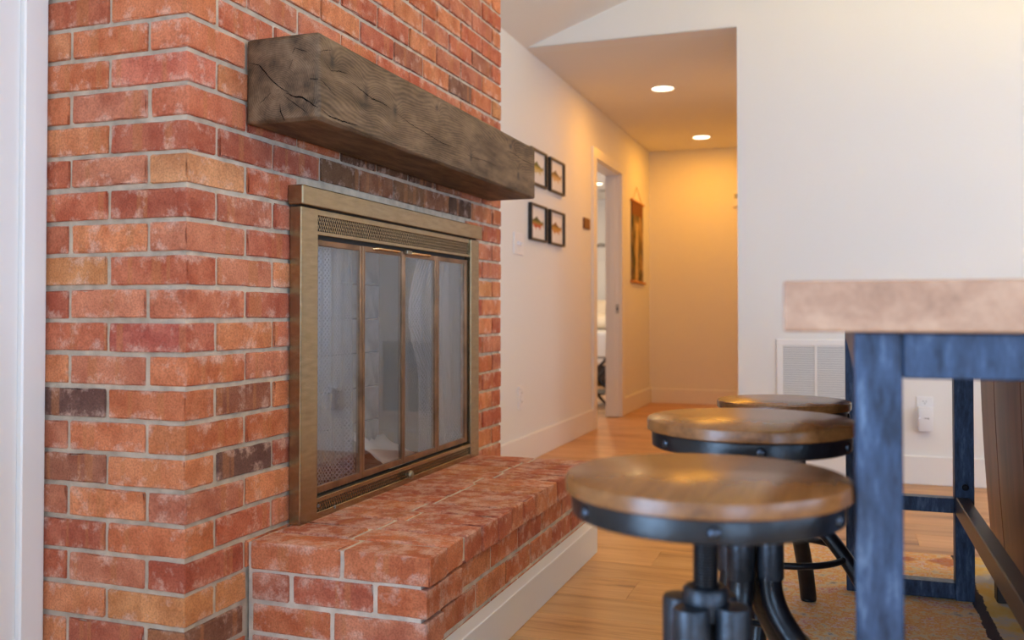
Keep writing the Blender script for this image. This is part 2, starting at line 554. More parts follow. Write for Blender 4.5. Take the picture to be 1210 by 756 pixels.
def mat_fish(name, back, mid, belly):
    m, nt, p = nmat(name)
    tc = node(nt, 'ShaderNodeTexCoord')
    sx = node(nt, 'ShaderNodeSeparateXYZ')
    lnk(nt, tc.outputs['Generated'], sx.inputs[0])
    n = node(nt, 'ShaderNodeTexNoise', inp={'Scale': 14.0, 'Detail': 2.0})
    lnk(nt, tc.outputs['Generated'], n.inputs['Vector'])
    a = node(nt, 'ShaderNodeMath', operation='MULTIPLY_ADD', inp={1: 0.25, 2: -0.12})
    lnk(nt, n.outputs[0], a.inputs[0])
    b = node(nt, 'ShaderNodeMath', operation='ADD')
    lnk(nt, a.outputs[0], b.inputs[0])
    lnk(nt, sx.outputs[2], b.inputs[1])
    r = ramp(nt, [(0.25, belly), (0.48, mid), (0.66, back)])
    lnk(nt, b.outputs[0], r.inputs[0])
    lnk(nt, r.outputs[0], p.inputs['Base Color'])
    p.inputs['Roughness'].default_value = 0.8
    return m


def mat_tapestry():
    m, nt, p = nmat('printed_tapestry')
    tc = node(nt, 'ShaderNodeTexCoord')
    sx = node(nt, 'ShaderNodeSeparateXYZ')
    lnk(nt, tc.outputs['Generated'], sx.inputs[0])
    mp = node(nt, 'ShaderNodeMapping')
    mp.inputs['Scale'].default_value = (1, 6.0, 2.5)
    lnk(nt, tc.outputs['Generated'], mp.inputs[0])
    n = node(nt, 'ShaderNodeTexNoise', inp={'Scale': 1.7, 'Detail': 5.0})
    lnk(nt, mp.outputs[0], n.inputs['Vector'])
    r = ramp(nt, [(0.36, srgb(40, 34, 24)), (0.45, srgb(66, 78, 60)), (0.52, srgb(120, 88, 44)), (0.60, srgb(204, 172, 116)), (0.68, srgb(96, 50, 26))])
    lnk(nt, n.outputs[0], r.inputs[0])
    g = node(nt, 'ShaderNodeMath', operation='GREATER_THAN', inp={1: 0.83})
    lnk(nt, sx.outputs[2], g.inputs[0])
    mx = node(nt, 'ShaderNodeMix', data_type='RGBA')
    mx.inputs[7].default_value = c4(srgb(120, 74, 32))
    lnk(nt, g.outputs[0], mx.inputs['Factor'])
    lnk(nt, r.outputs[0], mx.inputs[6])
    # pale falls down the middle
    d = node(nt, 'ShaderNodeMath', operation='SUBTRACT', inp={1: 0.45})
    lnk(nt, sx.outputs[1], d.inputs[0])
    ab = node(nt, 'ShaderNodeMath', operation='ABSOLUTE')
    lnk(nt, d.outputs[0], ab.inputs[0])
    ls = node(nt, 'ShaderNodeMath', operation='LESS_THAN', inp={1: 0.10})
    lnk(nt, ab.outputs[0], ls.inputs[0])
    l2 = node(nt, 'ShaderNodeMath', operation='LESS_THAN', inp={1: 0.74})
    lnk(nt, sx.outputs[2], l2.inputs[0])
    m3 = node(nt, 'ShaderNodeMath', operation='MULTIPLY')
    lnk(nt, ls.outputs[0], m3.inputs[0])
    lnk(nt, l2.outputs[0], m3.inputs[1])
    m4 = node(nt, 'ShaderNodeMath', operation='MULTIPLY', inp={1: 0.6})
    lnk(nt, m3.outputs[0], m4.inputs[0])
    my = node(nt, 'ShaderNodeMix', data_type='RGBA')
    my.inputs[7].default_value = c4(srgb(236, 206, 150))
    lnk(nt, m4.outputs[0], my.inputs['Factor'])
    lnk(nt, mx.outputs[2], my.inputs[6])
    lnk(nt, my.outputs[2], p.inputs['Base Color'])
    p.inputs['Roughness'].default_value = 0.9
    return m


M['tapestry'] = mat_tapestry()


# ------------------------------------------------------------------ geometry helpers
ORG = {}


def org(o):
    return ORG.get(o.name, Vector((0, 0, 0))) if o is not None else Vector((0, 0, 0))


class MB:
    """collects shapes (world coordinates) and links them as ONE mesh object"""

    def __init__(self):
        self.bm = bmesh.new()

    def box(self, x0, x1, y0, y1, z0, z1, bev=0.0, seg=1):
        t = bmesh.new()
        bmesh.ops.create_cube(t, size=1.0)
        for v in t.verts:
            v.co = Vector((x0 + (v.co.x + .5) * (x1 - x0), y0 + (v.co.y + .5) * (y1 - y0), z0 + (v.co.z + .5) * (z1 - z0)))
        if bev > 0:
            bmesh.ops.bevel(t, geom=list(t.edges), offset=bev, segments=seg, affect='EDGES', profile=0.5)
        self._merge(t)
        return self

    def _merge(self, t):
        me = bpy.data.meshes.new('tmp')
        t.to_mesh(me)
        t.free()
        self.bm.from_mesh(me)
        bpy.data.meshes.remove(me)

    def poly(self, pts, vec):
        """extrude polygon pts along vec"""
        vec = Vector(vec)
        a = [self.bm.verts.new(p) for p in pts]
        b = [self.bm.verts.new(Vector(p) + vec) for p in pts]
        n = len(pts)
        fs = [self.bm.faces.new(a[::-1]), self.bm.faces.new(b)]
        for i in range(n):
            fs.append(self.bm.faces.new((a[i], a[(i + 1) % n], b[(i + 1) % n], b[i])))
        bmesh.ops.recalc_face_normals(self.bm, faces=fs)
        return self

    def tube(self, pts, r, n=12, closed=False, flat=1.0, radii=None):
        pts = [Vector(p) for p in pts]
        rings = []
        N = len(pts)
        up = Vector((0, 0, 1))
        for i, p in enumerate(pts):
            if closed:
                d = pts[(i + 1) % N] - pts[i - 1]
            else:
                d = pts[min(i + 1, N - 1)] - pts[max(i - 1, 0)]
            d.normalize()
            s = d.cross(up)
            if s.length < 1e-3:
                s = d.cross(Vector((0, 1, 0)))
                if s.length < 1e-3:
                    s = Vector((1, 0, 0))
            s.normalize()
            u = s.cross(d).normalized()
            rr = radii[i] if radii else r
            ring = [self.bm.verts.new(p + s * (math.cos(2 * PI * k / n) * rr) + u * (math.sin(2 * PI * k / n) * rr * flat)) for k in range(n)]
            rings.append(ring)
        fs = []
        for i in range(N if closed else N - 1):
            a, b = rings[i], rings[(i + 1) % N]
            for k in range(n):
                fs.append(self.bm.faces.new((a[k], a[(k + 1) % n], b[(k + 1) % n], b[k])))
        if not closed:
            fs.append(self.bm.faces.new(rings[0][::-1]))
            fs.append(self.bm.faces.new(rings[-1]))
        bmesh.ops.recalc_face_normals(self.bm, faces=fs)
        return self

    def lathe(self, prof, c=(0, 0, 0), n=32, axis='Z', close=True):
        """prof: list of (r, h)"""
        c = Vector(c)
        rings = []
        for (r, hh) in prof:
            ring = []
            for k in range(n):
                a = 2 * PI * k / n
                if axis == 'Z':
                    p = Vector((r * math.cos(a), r * math.sin(a), hh))
                elif axis == 'X':
                    p = Vector((hh, r * math.cos(a), r * math.sin(a)))
                else:
                    p = Vector((r * math.sin(a), hh, r * math.cos(a)))
                ring.append(self.bm.verts.new(c + p))
            rings.append(ring)
        fs = []
        for a, b in zip(rings, rings[1:]):
            for k in range(n):
                fs.append(self.bm.faces.new((a[k], a[(k + 1) % n], b[(k + 1) % n], b[k])))
        if close:
            fs.append(self.bm.faces.new(rings[0][::-1]))
            fs.append(self.bm.faces.new(rings[-1]))
        bmesh.ops.recalc_face_normals(self.bm, faces=fs)
        return self

    def build(self, name, mat, parent=None, smooth=None):
        o_ = org(parent)
        me = bpy.data.meshes.new(name)
        if o_.length > 0:
            for v in self.bm.verts:
                v.co -= o_
        self.bm.to_mesh(me)
        self.bm.free()
        if mat is not None:
            me.materials.append(M[mat] if isinstance(mat, str) else mat)
        if smooth is not None:
            me.polygons.foreach_set('use_smooth', [True] * len(me.polygons))
            me.set_sharp_from_angle(angle=math.radians(smooth))
        ob = bpy.data.objects.new(name, me)
        COL.objects.link(ob)
        if parent is not None:
            ob.parent = parent
            ORG[ob.name] = o_
        return ob


def inst(name, me, loc, parent=None, rz=0.0, scale=None, color=None, rot=None):
    o = bpy.data.objects.new(name, me)
    COL.objects.link(o)
    o.location = Vector(loc) - org(parent)
    o.rotation_euler = rot if rot else (0, 0, rz)
    if scale:
        o.scale = scale
    if color:
        o.color = (color[0], color[1], color[2], 1)
    if parent is not None:
        o.parent = parent
    return o


def tag(o, label, cat, group=None):
    o['label'] = label
    o['category'] = cat
    if group:
        o['group'] = group
    return o


def thing(name, label, cat, loc, group=None):
    o = bpy.data.objects.new(name, None)
    COL.objects.link(o)
    o.location = loc
    o.empty_display_size = 0.05
    ORG[o.name] = Vector(loc)
    return tag(o, label, cat, group)


def struct(o):
    o['kind'] = 'structure'
    return o


# ------------------------------------------------------------------ the room
def wall_boxes(mb, axis, pos0, pos1, u0, u1, z0, z1, holes):
    """wall slab between pos0..pos1 along `axis` normal, spanning u, z, with rectangular holes (u0,u1,z0,z1)"""
    def put(a, b, c, d):
        if b - a < 1e-4 or d - c < 1e-4:
            return
        if axis == 'X':
            mb.box(pos0, pos1, a, b, c, d)
        else:
            mb.box(a, b, pos0, pos1, c, d)
    cur = u0
    for (a, b, c, d) in sorted(holes):
        put(cur, a, z0, z1)
        put(a, b, z0, c)
        put(a, b, d, z1)
        cur = b
    put(cur, u1, z0, z1)


DY0, DY1, DZ = 6.175, 6.945, 1.86           # bedroom door opening
mb = MB()
wall_boxes(mb, 'X', XW - 0.11, XW, YB, YH, 0.0, ZH, [ADDED_PATIO, (DY0, DY1, 0.0, DZ)])
struct(mb.build('wall_left', 'wall'))

prof = lambda x: ZH + SLOPE * (x - XW) if x <= XRIDGE else ZRIDGE - SLOPE * (x - XRIDGE)
ZR = prof(XR)
mb = MB()
mb.poly([(XH, YF, 0), (XR, YF, 0), (XR, YF, ZR), (XRIDGE, YF, ZRIDGE), (XW, YF, ZH + 0.0005), (XW, YF, ZH), (XH, YF, ZH)], (0, 0.11, 0))
struct(mb.build('wall_far', 'wall'))

mb = MB()
wall_boxes(mb, 'Y', YB - 0.12, YB, XW, XR, 0.0, ZR, ADDED_WIN_BACK)
mb.poly([(XW, YB - .12, ZR), (XR, YB - .12, ZR), (XRIDGE, YB - .12, ZRIDGE)], (0, 0.12, 0))
struct(mb.build('wall_back', 'wall'))
mb = MB()
wall_boxes(mb, 'X', XR, XR + 0.12, YB, YF, 0.0, ZR, ADDED_WIN_RIGHT)
struct(mb.build('wall_right', 'wall'))
mb = MB()
mb.poly([(XW - .1, YB, ZH - SLOPE * .1), (XRIDGE, YB, ZRIDGE), (XR + .1, YB, ZR - SLOPE * .1), (XR + .1, YB, ZR + .1), (XRIDGE, YB, ZRIDGE + .12), (XW - .1, YB, ZH + .1)], (0, YF - YB, 0))
struct(mb.build('ceiling', 'ceiling'))
mb = MB().box(XW, XH + 0.11, YF + 0.11, YH + 0.1, ZH, ZH + 0.08)
mb.box(XW, XH, YF, YF + 0.11, ZH + 0.002, ZH + 0.004)
struct(mb.build('ceiling_hall', 'ceiling'))
struct(MB().box(XH, XH + 0.11, YF + .11, YH, 0, ZH).build('wall_hall_right', 'wall'))
struct(MB().box(XW - .11, XH + .11, YH, YH + 0.1, 0, ZH).build('wall_hall_end', 'wall'))

# invented windows behind the camera and on the right, added for daylight
wn = 0
for (x0, x1, z0, z1) in ADDED_WIN_BACK:
    wn += 1
    mb = MB()
    for (a, b, c, d) in ((x0 - .07, x1 + .07, z1, z1 + .07), (x0 - .07, x1 + .07, z0 - .07, z0), (x0 - .07, x0, z0, z1), (x1, x1 + .07, z0, z1)):
        mb.box(a, b, YB, YB + .02, c, d)
    w = struct(mb.build('window_%d' % wn, 'trim'))
    xm = (x0 + x1) / 2
    MB().box(xm - .025, xm + .025, YB - .08, YB - .04, z0, z1).build('mullion', 'trim', w)
    MB().box(x0, xm - .025, YB - .063, YB - .057, z0, z1).build('pane', 'windowglass', w)
    MB().box(xm + .025, x1, YB - .063, YB - .057, z0, z1).build('pane', 'windowglass', w)
for (y0, y1, z0, z1) in ADDED_WIN_RIGHT:
    wn += 1
    mb = MB()
    for (a, b, c, d) in ((y0 - .07, y1 + .07, z1, z1 + .07), (y0 - .07, y1 + .07, z0 - .07, z0), (y0 - .07, y0, z0, z1), (y1, y1 + .07, z0, z1)):
        mb.box(XR - .02, XR, a, b, c, d)
    w = struct(mb.build('window_%d' % wn, 'trim'))
    ym = (y0 + y1) / 2
    MB().box(XR + .04, XR + .08, ym - .025, ym + .025, z0, z1).build('mullion', 'trim', w)
    MB().box(XR + .057, XR + .063, y0, ym - .025, z0, z1).build('pane', 'windowglass', w)
    MB().box(XR + .057, XR + .063, ym + .025, y1, z0, z1).build('pane', 'windowglass', w)

wn += 1
y0, y1, z0, z1 = ADDED_PATIO  # trim and panes of the invented glazed door
mb = MB()
for (a, b, c, d) in ((y0 - .07, y1 + .07, z1, z1 + .07), (y0 - .07, y0, z0, z1), (y1, y1 + .07, z0, z1)):
    mb.box(XW, XW + .016, a, b, c, d)
w = struct(mb.build('window_%d' % wn, 'trim'))
ym = (y0 + y1) / 2
MB().box(XW - .08, XW - .04, ym - .03, ym + .03, z0, z1).build('mullion', 'trim', w)
MB().box(XW - .063, XW - .057, y0, ym - .03, z0, z1).build('pane', 'windowglass', w)
MB().box(XW - .063, XW - .057, ym + .03, y1, z0, z1).build('pane', 'windowglass', w)

# floor slab and its planks (joints recessed)
mb = MB()
mb.box(XW - .11, XR + .12, YB - .12, YF, -0.12, -0.006)
mb.box(XW - .11, XH + .11, YF, YH + .1, -0.12, -0.006)
mb.box(-4.6, XW - .11, 5.0, 12.0, -0.12, -0.006)
floor = struct(mb.build('floor', 'plank'))
PW, PL = 0.182, 1.52


def plank_mesh(L):
    t = MB().box(-L / 2, L / 2, -PW / 2, PW / 2, -0.006, 0.0)
    top = [e for e in t.bm.edges if all(abs(v.co.z) < 1e-6 for v in e.verts)]
    bmesh.ops.bevel(t.bm, geom=top, offset=0.0007, segments=1, affect='EDGES')
    me = bpy.data.meshes.new('plank')
    t.bm.to_mesh(me)
    t.bm.free()
    me.materials.append(M['plank'])
    return me


rnd = random.Random(5)
PLM = plank_mesh(PL)
GAP = 0.0007
yrow = -0.75
row = 0
while yrow < YH:
    yc = yrow + PW / 2
    x_end = 2.6 if yc < YF else XH
    x = XW - rnd.choice((0.15, 0.5, 0.86, 1.2))
    while x < x_end:
        a, b = max(x, XW), min(x + PL, x_end)
        if b - a > 0.05 and yc + PW / 2 < YH + .1:
            L = b - a - GAP
            inst('plank', PLM, ((a + b) / 2, yc, 0), floor, scale=(L / PL, 1, 1))
        x += PL
    yrow += PW + GAP
    row += 1

# baseboards and casings
BB = 0.122


def baseboard(name, x0, x1, y0, y1, hgt):
    o = MB().box(x0, x1, y0, y1, 0, hgt, 0.003).build(name, 'trim')
    return struct(o)


baseboard('baseboard_left', XW, XW + .016, YB1, DY0 - .09, 0.142)
baseboard('baseboard_hall_left', XW, XW + .016, DY1 + .09, YH, 0.135)
baseboard('baseboard_hall_end', XW + .016, XH, YH - .016, YH, 0.128)
baseboard('baseboard_far', XH, XR, YF - .016, YF, 0.133)
mb = MB()
mb.box(XW, XW + .018, DY0 - .09, DY0, 0, DZ + .0, .002)
mb.box(XW, XW + .018, DY1, DY1 + .09, 0, DZ + .0, .002)
mb.box(XW, XW + .018, DY0 - .09, DY1 + .09, DZ, DZ + .07, .002)
d1 = struct(mb.build('door_1', 'trim'))
mb = MB()
mb.box(XW - .11, XW, DY0 - .001, DY0 + .012, 0, DZ)
mb.box(XW - .11, XW, DY1 - .012, DY1 + .001, 0, DZ)
mb.box(XW - .11, XW, DY0, DY1, DZ - .012, DZ + .001)
mb.box(XW - .075, XW - .035, DY1 - .024, DY1 - .012, 0, DZ - .012)
mb.box(XW - .075, XW - .035, DY0 + .012, DY0 + .024, 0, DZ - .012)
mb.build('jamb', 'trim', d1)
sp = MB().box(XW - .030, XW - .004, DY1 - .0145, DY1 - .012, .79, .86).build('strike_plate', 'steel', d1)
MB().box(XW - .022, XW - .012, DY1 - .0150, DY1 - .0144, .812, .838).build('latch_hole', 'slot', sp)

# white casing boards that butt against the brick on the left
mb = MB()
mb.box(XW, XW + .020, 1.436, 1.4945, 0, 2.10, .003)
mb.box(XW, XW + .013, 1.4945, 1.501, 0, 2.10, .001)
mb.box(XW, XW + .008, 1.30, 1.436, 0, 2.10, .002)
struct(mb.build('trim_1', 'trim'))

# bedroom beyond the door
BX0, BY0, BY1, BZ = -4.5, 5.0, 11.9, 2.29
mb = MB()
mb.box(BX0 - .1, BX0, BY0, BY1, 0, BZ)
mb.box(BX0, XW - .11, BY1, BY1 + .1, 0, BZ)
mb.box(BX0, XW - .11, BY0 - .1, BY0, 0, BZ)
mb.box(XW - .12, XW - .11, YH + .1, BY1, 0, BZ)
struct(mb.build('wall_bedroom', 'wall'))
struct(MB().box(BX0, XW - .11, BY0, BY1, BZ, BZ + .05).build('ceiling_bedroom', 'ceiling'))

# ------------------------------------------------------------------ brick fireplace
COURSE = 0.0677
Z0C = 0.241                    # centre of the mortar joint under the row of index 0
BH, BL, BD, JT = 0.0577, 0.1905, 0.0905, 0.0105
PITCH = BL + JT


def lattice(xs, ys, zs, fn):
    """surface lattice of a box; fn(i,j,k,p) -> displaced point"""
    vid, vs, fs = {}, [], []
    nx, ny, nz = len(xs), len(ys), len(zs)

    def V(i, j, k):
        if (i, j, k) not in vid:
            vid[(i, j, k)] = len(vs)
            vs.append(fn(i, j, k, Vector((xs[i], ys[j], zs[k]))))
        return vid[(i, j, k)]
    for i in range(nx - 1):
        for j in range(ny - 1):
            fs.append((V(i, j, 0), V(i, j + 1, 0), V(i + 1, j + 1, 0), V(i + 1, j, 0)))
            fs.append((V(i, j, nz - 1), V(i + 1, j, nz - 1), V(i + 1, j + 1, nz - 1), V(i, j + 1, nz - 1)))
    for i in range(nx - 1):
        for k in range(nz - 1):
            fs.append((V(i, 0, k), V(i + 1, 0, k), V(i + 1, 0, k + 1), V(i, 0, k + 1)))
            fs.append((V(i, ny - 1, k), V(i, ny - 1, k + 1), V(i + 1, ny - 1, k + 1), V(i + 1, ny - 1, k)))
    for j in range(ny - 1):
        for k in range(nz - 1):
            fs.append((V(0, j, k), V(0, j, k + 1), V(0, j + 1, k + 1), V(0, j + 1, k)))
            fs.append((V(nx - 1, j, k), V(nx - 1, j + 1, k), V(nx - 1, j + 1, k + 1), V(nx - 1, j, k + 1)))
    return vs, fs


def brick_mesh(lx, ly, lz, seed, mat):
    r = random.Random(seed)
    b = 0.0030

    def ax(l, inner):
        return [-l / 2, -l / 2 + b] + [-l / 2 + b + (l - 2 * b) * (q + 1) / (inner + 1) for q in range(inner)] + [l / 2 - b, l / 2]
    xs, ys, zs = ax(lx, 1), ax(ly, 5), ax(lz, 1)
    n = (len(xs), len(ys), len(zs))

    def fn(i, j, k, p):
        ext = [(1 if q == m - 1 else -1 if q == 0 else 0) for q, m in zip((i, j, k), n)]
        c = sum(1 for e in ext if e)
        p = p.copy()
        if c >= 2:
            pull = b * (0.45 if c == 2 else 0.7) * r.uniform(0.3, 1.5)
            if r.random() < 0.16:
                pull += r.uniform(0.002, 0.006)
            for q in range(3):
                p[q] -= ext[q] * pull * r.uniform(0.6, 1.2)
        elif c == 1:
            for q in range(3):
                p[q] += r.uniform(-0.0007, 0.0007)
        return p
    vs, fs = lattice(xs, ys, zs, fn)
    me = bpy.data.meshes.new('brick')
    me.from_pydata(vs, [], fs)
    me.materials.append(M[mat])
    return me


BM_ = [brick_mesh(BD, BL, BH, 100 + i, 'brick') for i in range(14)]       # long axis = local Y
HM_ = [brick_mesh(BD, BD, BH, 200 + i, 'brick') for i in range(8)]
HB_ = [brick_mesh(BD, BL, BH, 300 + i, 'hearthbrick') for i in range(10)]

PAL = [(srgb(196, 102, 66), 22), (srgb(184, 90, 64), 26), (srgb(202, 114, 76), 16), (srgb(190, 106, 82), 16), (srgb(172, 82, 62), 14),
       (srgb(154, 86, 68), 7), (srgb(132, 82, 68), 3), (srgb(196, 122, 78), 3), (srgb(180, 98, 78), 10)]
rb = random.Random(11)


def brick_col():
    t = rb.uniform(0, sum(w for _, w in PAL))
    for c, w in PAL:
        t -= w
        if t <= 0:
            break
    v = rb.uniform(0.9, 1.1)
    return (c[0] * v * 1.02, c[1] * v * 1.10, c[2] * v * .90)


FOOT = Vector((XB - 0.18, (YB0 + YB1) / 2, 0))
fireplace = thing('fireplace', 'red brick chimney breast and fireplace with raised brick hearth on the left wall', 'fireplace', FOOT)
NB = [0]


def hearth_col():
    while True:
        c = brick_col()
        if c[0] > .40 and c[1] < .19:
            return c


def brick_at(x0, x1, y0, y1, z0, z1, parent, meshes=BM_, jit=1.0, color=None):
    """place a brick filling the given box; long axis chosen by the longer side"""
    c = Vector(((x0 + x1) / 2, (y0 + y1) / 2, (z0 + z1) / 2))
    lx, ly, lz = x1 - x0, y1 - y0, z1 - z0
    c += Vector((rb.uniform(-.0014, .0014) * jit, rb.uniform(-.0014, .0014) * jit, rb.uniform(-.0012, .0012) * jit))
    rot = [rb.uniform(-.006, .006) * jit, rb.uniform(-.008, .008) * jit, rb.uniform(-.006, .006) * jit]
    long_y = ly >= lx
    L = max(lx, ly)
    ms = HM_ if (L < 0.125 and meshes is BM_) else meshes
    base = BD if ms is HM_ else BL
    me = rb.choice(ms)
    flip = rb.choice((0, PI))
    if long_y:
        sc = (lx / BD, ly / base, lz / BH)
        rot[2] += flip
    else:
        sc = (ly / BD, lx / base, lz / BH)
        rot[2] += PI / 2 + flip
    NB[0] += 1
    return inst('brick', me, c, parent, scale=sc, color=color or (hearth_col() if meshes is HB_ else brick_col()), rot=rot)


OY0, OY1, OZ0, OZ1 = 1.905, 2.955, 0.302, 1.062      # fire opening cut out of the brickwork
HY0, HY1 = 1.706, 3.004                             # raised hearth
ZTOP = ZH + SLOPE * (XB - XW) - 0.01
TAN = srgb(204, 146, 80)
DARKB = srgb(112, 76, 66)
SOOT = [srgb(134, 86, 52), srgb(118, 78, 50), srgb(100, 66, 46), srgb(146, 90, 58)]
OVER = {(5, 'L', 1): DARKB, (8, 'C', 0): srgb(190, 104, 70), (16, 'C', 0): srgb(204, 112, 72), (15, 'C', 0): srgb(200, 104, 78),
        (12, 'C', 0): srgb(200, 132, 84), (3, 'R', 1): DARKB, (16, 'L', 1): srgb(204, 124, 78), (7, 'C', 0): srgb(178, 84, 66)}
k = -4
while True:
    zc = Z0C + COURSE * (k + 0.5)
    z0, z1 = zc - BH / 2, zc + BH / 2
    if k == -4:
        z0 = 0.0
    if z1 > ZTOP + 0.05:
        break
    if z0 > ZTOP - 0.02:
        break
    z1 = min(z1, ZTOP)
    A = (k % 2 == 0)
    if A:
        brick_at(XB - BD, XB, YB0, YB0 + BL, z0, z1, fireplace, color=OVER.get((k, 'C', 0)))
        segs_r = [(YB0 + PITCH * i, YB0 + PITCH * i + BL) for i in range(1, 9)]
        segs_l = [(XB - BD - JT - BL, XB - BD - JT), (XW + .004, XB - BD - 2 * JT - BL)]
    else:
        brick_at(XB - BL, XB, YB0, YB0 + BD, z0, z1, fireplace, color=OVER.get((k, 'C', 0)))
        segs_r = [(YB0 + BD + JT + PITCH * i, YB0 + BD + JT + PITCH * i + BL) for i in range(8)]
        e = segs_r[-1][1] + JT
        segs_r.append((e, YB1 - 0.001))
        segs_l = [(XW + .004, XB - BL - JT)]
    for si, (a, b) in enumerate(segs_l):
        if b - a > 0.02:
            brick_at(a, b, YB0, YB0 + BD, z0, z1, fireplace, color=OVER.get((k, 'L', si + (0 if A else 1))))
    for si, (a, b) in enumerate(segs_r):
        pieces = [(a, b)]
        if z1 > OZ0 and z0 < OZ1:
            pieces = []
            if a < OY0:
                pieces.append((a, min(b, OY0)))
            if b > OY1:
                pieces.append((max(a, OY1), b))
        elif z1 <= 0.31:                                  # hidden behind the hearth
            pieces = []
            if a < HY0 - .004:
                pieces.append((a, min(b, HY0 - .004)))
            if b > HY1 + .004:
                pieces.append((max(a, HY1 + .004), b))
        for (p, q) in pieces:
            if q - p > 0.02:
                sc_ = None
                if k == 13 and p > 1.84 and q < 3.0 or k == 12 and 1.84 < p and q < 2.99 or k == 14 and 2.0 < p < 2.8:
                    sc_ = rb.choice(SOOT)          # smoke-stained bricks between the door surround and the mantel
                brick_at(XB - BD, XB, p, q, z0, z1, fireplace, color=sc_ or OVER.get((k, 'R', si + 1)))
    k += 1

REC = 0.0055
mb = MB()
mb.box(XW + .001, XB - REC, YB0 + REC, OY0 - .004, 0, ZTOP)
mb.box(XW + .001, XB - REC, OY1 + .004, YB1 - REC, 0, ZTOP)
mb.box(XW + .001, XB - REC, OY0 - .004, OY1 + .004, OZ1 + .004, ZTOP)
mb.box(XW + .001, XB - REC, OY0 - .004, OY1 + .004, 0, OZ0 - .012)
mb.build('mortar_core', 'mortar', fireplace)

# raised hearth: mortar bed, a cap of bricks laid crosswise, stretcher courses under it
HXF = -0.783                 # front of the cap
mb = MB().box(XB, HXF - .0200, HY0 + .006, HY1 - .012, 0, 0.2996)
mb.box(XB, HXF - .005, HY0 + .005, HY1 - .006, 0.249, 0.2990)
M['hearthmortar'] = simple('hearth_mortar', srgb(206, 192, 176), 0.95, bump=0.9, bscale=320, var=0.2, vscale=24, spec=0.2)
hearth = mb.build('hearth', 'hearthmortar', fireplace)
rows = 13
rp = (HY1 - HY0 + JT * .6) / rows
for i in range(rows):
    y0 = HY0 + rp * i
    y1 = y0 + rp - JT * 1.0
    split = XB + 0.212 + rb.uniform(-.014, .014) + (0.0 if i % 3 else 0.016)
    proud = rb.uniform(-.004, .006)
    zt = 0.3025 + rb.uniform(0, .0018)
    brick_at(XB + .008, split - JT / 2, y0, y1, 0.2435, zt, hearth, HB_, 0.3)
    brick_at(split + JT / 2, HXF + proud, y0, y1, 0.2435, zt, hearth, HB_, 0.3)
for ci in range(4):
    zc = Z0C - COURSE * (ci + 0.5)
    z0, z1 = max(0.0, zc - BH / 2), zc + BH / 2
    if z1 < .03:
        continue
    # near side (faces the camera)
    xf = HXF - .006
    if ci % 2 == 0:
        xs = [(xf - 2 * BL - 2 * JT + .0, xf - BL - 2 * JT), (xf - BL - JT - .0, xf)]
        xs = [(XB + .012, XB + .012 + BD), (XB + .012 + BD + JT, XB + .012 + BD + JT + BL), (XB + .012 + BD + 2 * JT + BL, xf)]
        first = BD
    else:
        xs = [(XB + .012, XB + .012 + BL), (XB + .012 + PITCH, xf)]
        first = BD
    for (a, b) in xs[:-1]:
        brick_at(a, b, HY0 + .002, HY0 + .002 + BD, z0, z1, hearth, HB_, 0.8)
    if ci % 2 == 0:
        brick_at(xs[-1][0], xf, HY0 + .002, HY0 + .002 + BL, z0, z1, hearth, HB_, 0.8)
        y = HY0 + .002 + BL + JT
    else:
        brick_at(xs[-1][0], xf, HY0 + .002, HY0 + .002 + BD, z0, z1, hearth, HB_, 0.8)
        y = HY0 + .002 + BD + JT
    xfb = HXF - .016
    while y < HY1 - .03:
        b = min(y + BL, HY1 - .004)
        brick_at(xfb - BD, xfb, y, b, z0, z1, hearth, HB_, 0.9)
        y += PITCH
# white board along the foot of the hearth
mb = MB()
mb.box(HXF - .018, -0.764, HY0 + .0, HY1 + .004, 0, 0.100, .002)
mb.box(XB, HXF - .018, HY1 - .0125, HY1 + .004, 0, 0.100, .002)
struct(mb.build('baseboard_hearth', 'trim'))

# firebox lining
mb = MB()
mb.box(XW + .004, XW + .02, OY0, OY1, OZ0, OZ1)
mb.box(XW + .02, XB - .02, OY0, OY0 + .012, OZ0, OZ1)
mb.box(XW + .02, XB - .02, OY1 - .012, OY1, OZ0, OZ1)
mb.box(XW + .02, XB - .02, OY0, OY1, OZ1 - .01, OZ1)
fb = mb.build('firebox', 'dark', fireplace)
MB().box(XW + .02, XB - .012, OY0, OY1, OZ0 - .01, OZ0 + .002).build('firebox_floor', 'ash', fireplace)
FBM = brick_mesh(0.022, 0.225, 0.112, 900, 'firebrick')
for r_ in range(6):
    y = OY0 + .016 - (0.115 if r_ % 2 else 0)
    z = OZ0 + .006 + r_ * 0.118
    while y < OY1 - .02:
        a, b = max(y, OY0 + .014), min(y + .225, OY1 - .014)
        if b - a > .03 and z + .112 < OZ1 - .012:
            inst('firebrick', FBM, (XW + .028, (a + b) / 2, z + .056), fb, scale=(1, (b - a) / .225, 1))
        y += .231

# ------------------------------------------------------------------ glass fire doors with brass surround
XP = -1.182
gd = thing('fireplace_door_set', 'antique brass fireplace surround with four folding glass doors', 'fireplace doors', (XB, (1.861 + 2.989) / 2, 0.302))
PZ0, PZC, PZ1 = 0.302, 1.050, 1.0975
MB().box(XB + .002, XP, 1.861, 1.936, PZ0 + .001, PZC - .0015, .002, 2).build('side_post', 'brass', gd)
MB().box(XB + .002, XP, 2.915, 2.989, PZ0 + .001, PZC - .0015, .002, 2).build('side_post', 'brass', gd)
MB().box(XB + .002, XP + .010, 1.852, 2.996, PZC + .0015, PZ1, .003, 2).build('cap_rail', 'brass', gd)
MB().box(XB + .002, XP - .012, 1.861, 2.989, PZC - .002, PZC + .002).build('shadow_gap', 'dark', gd)


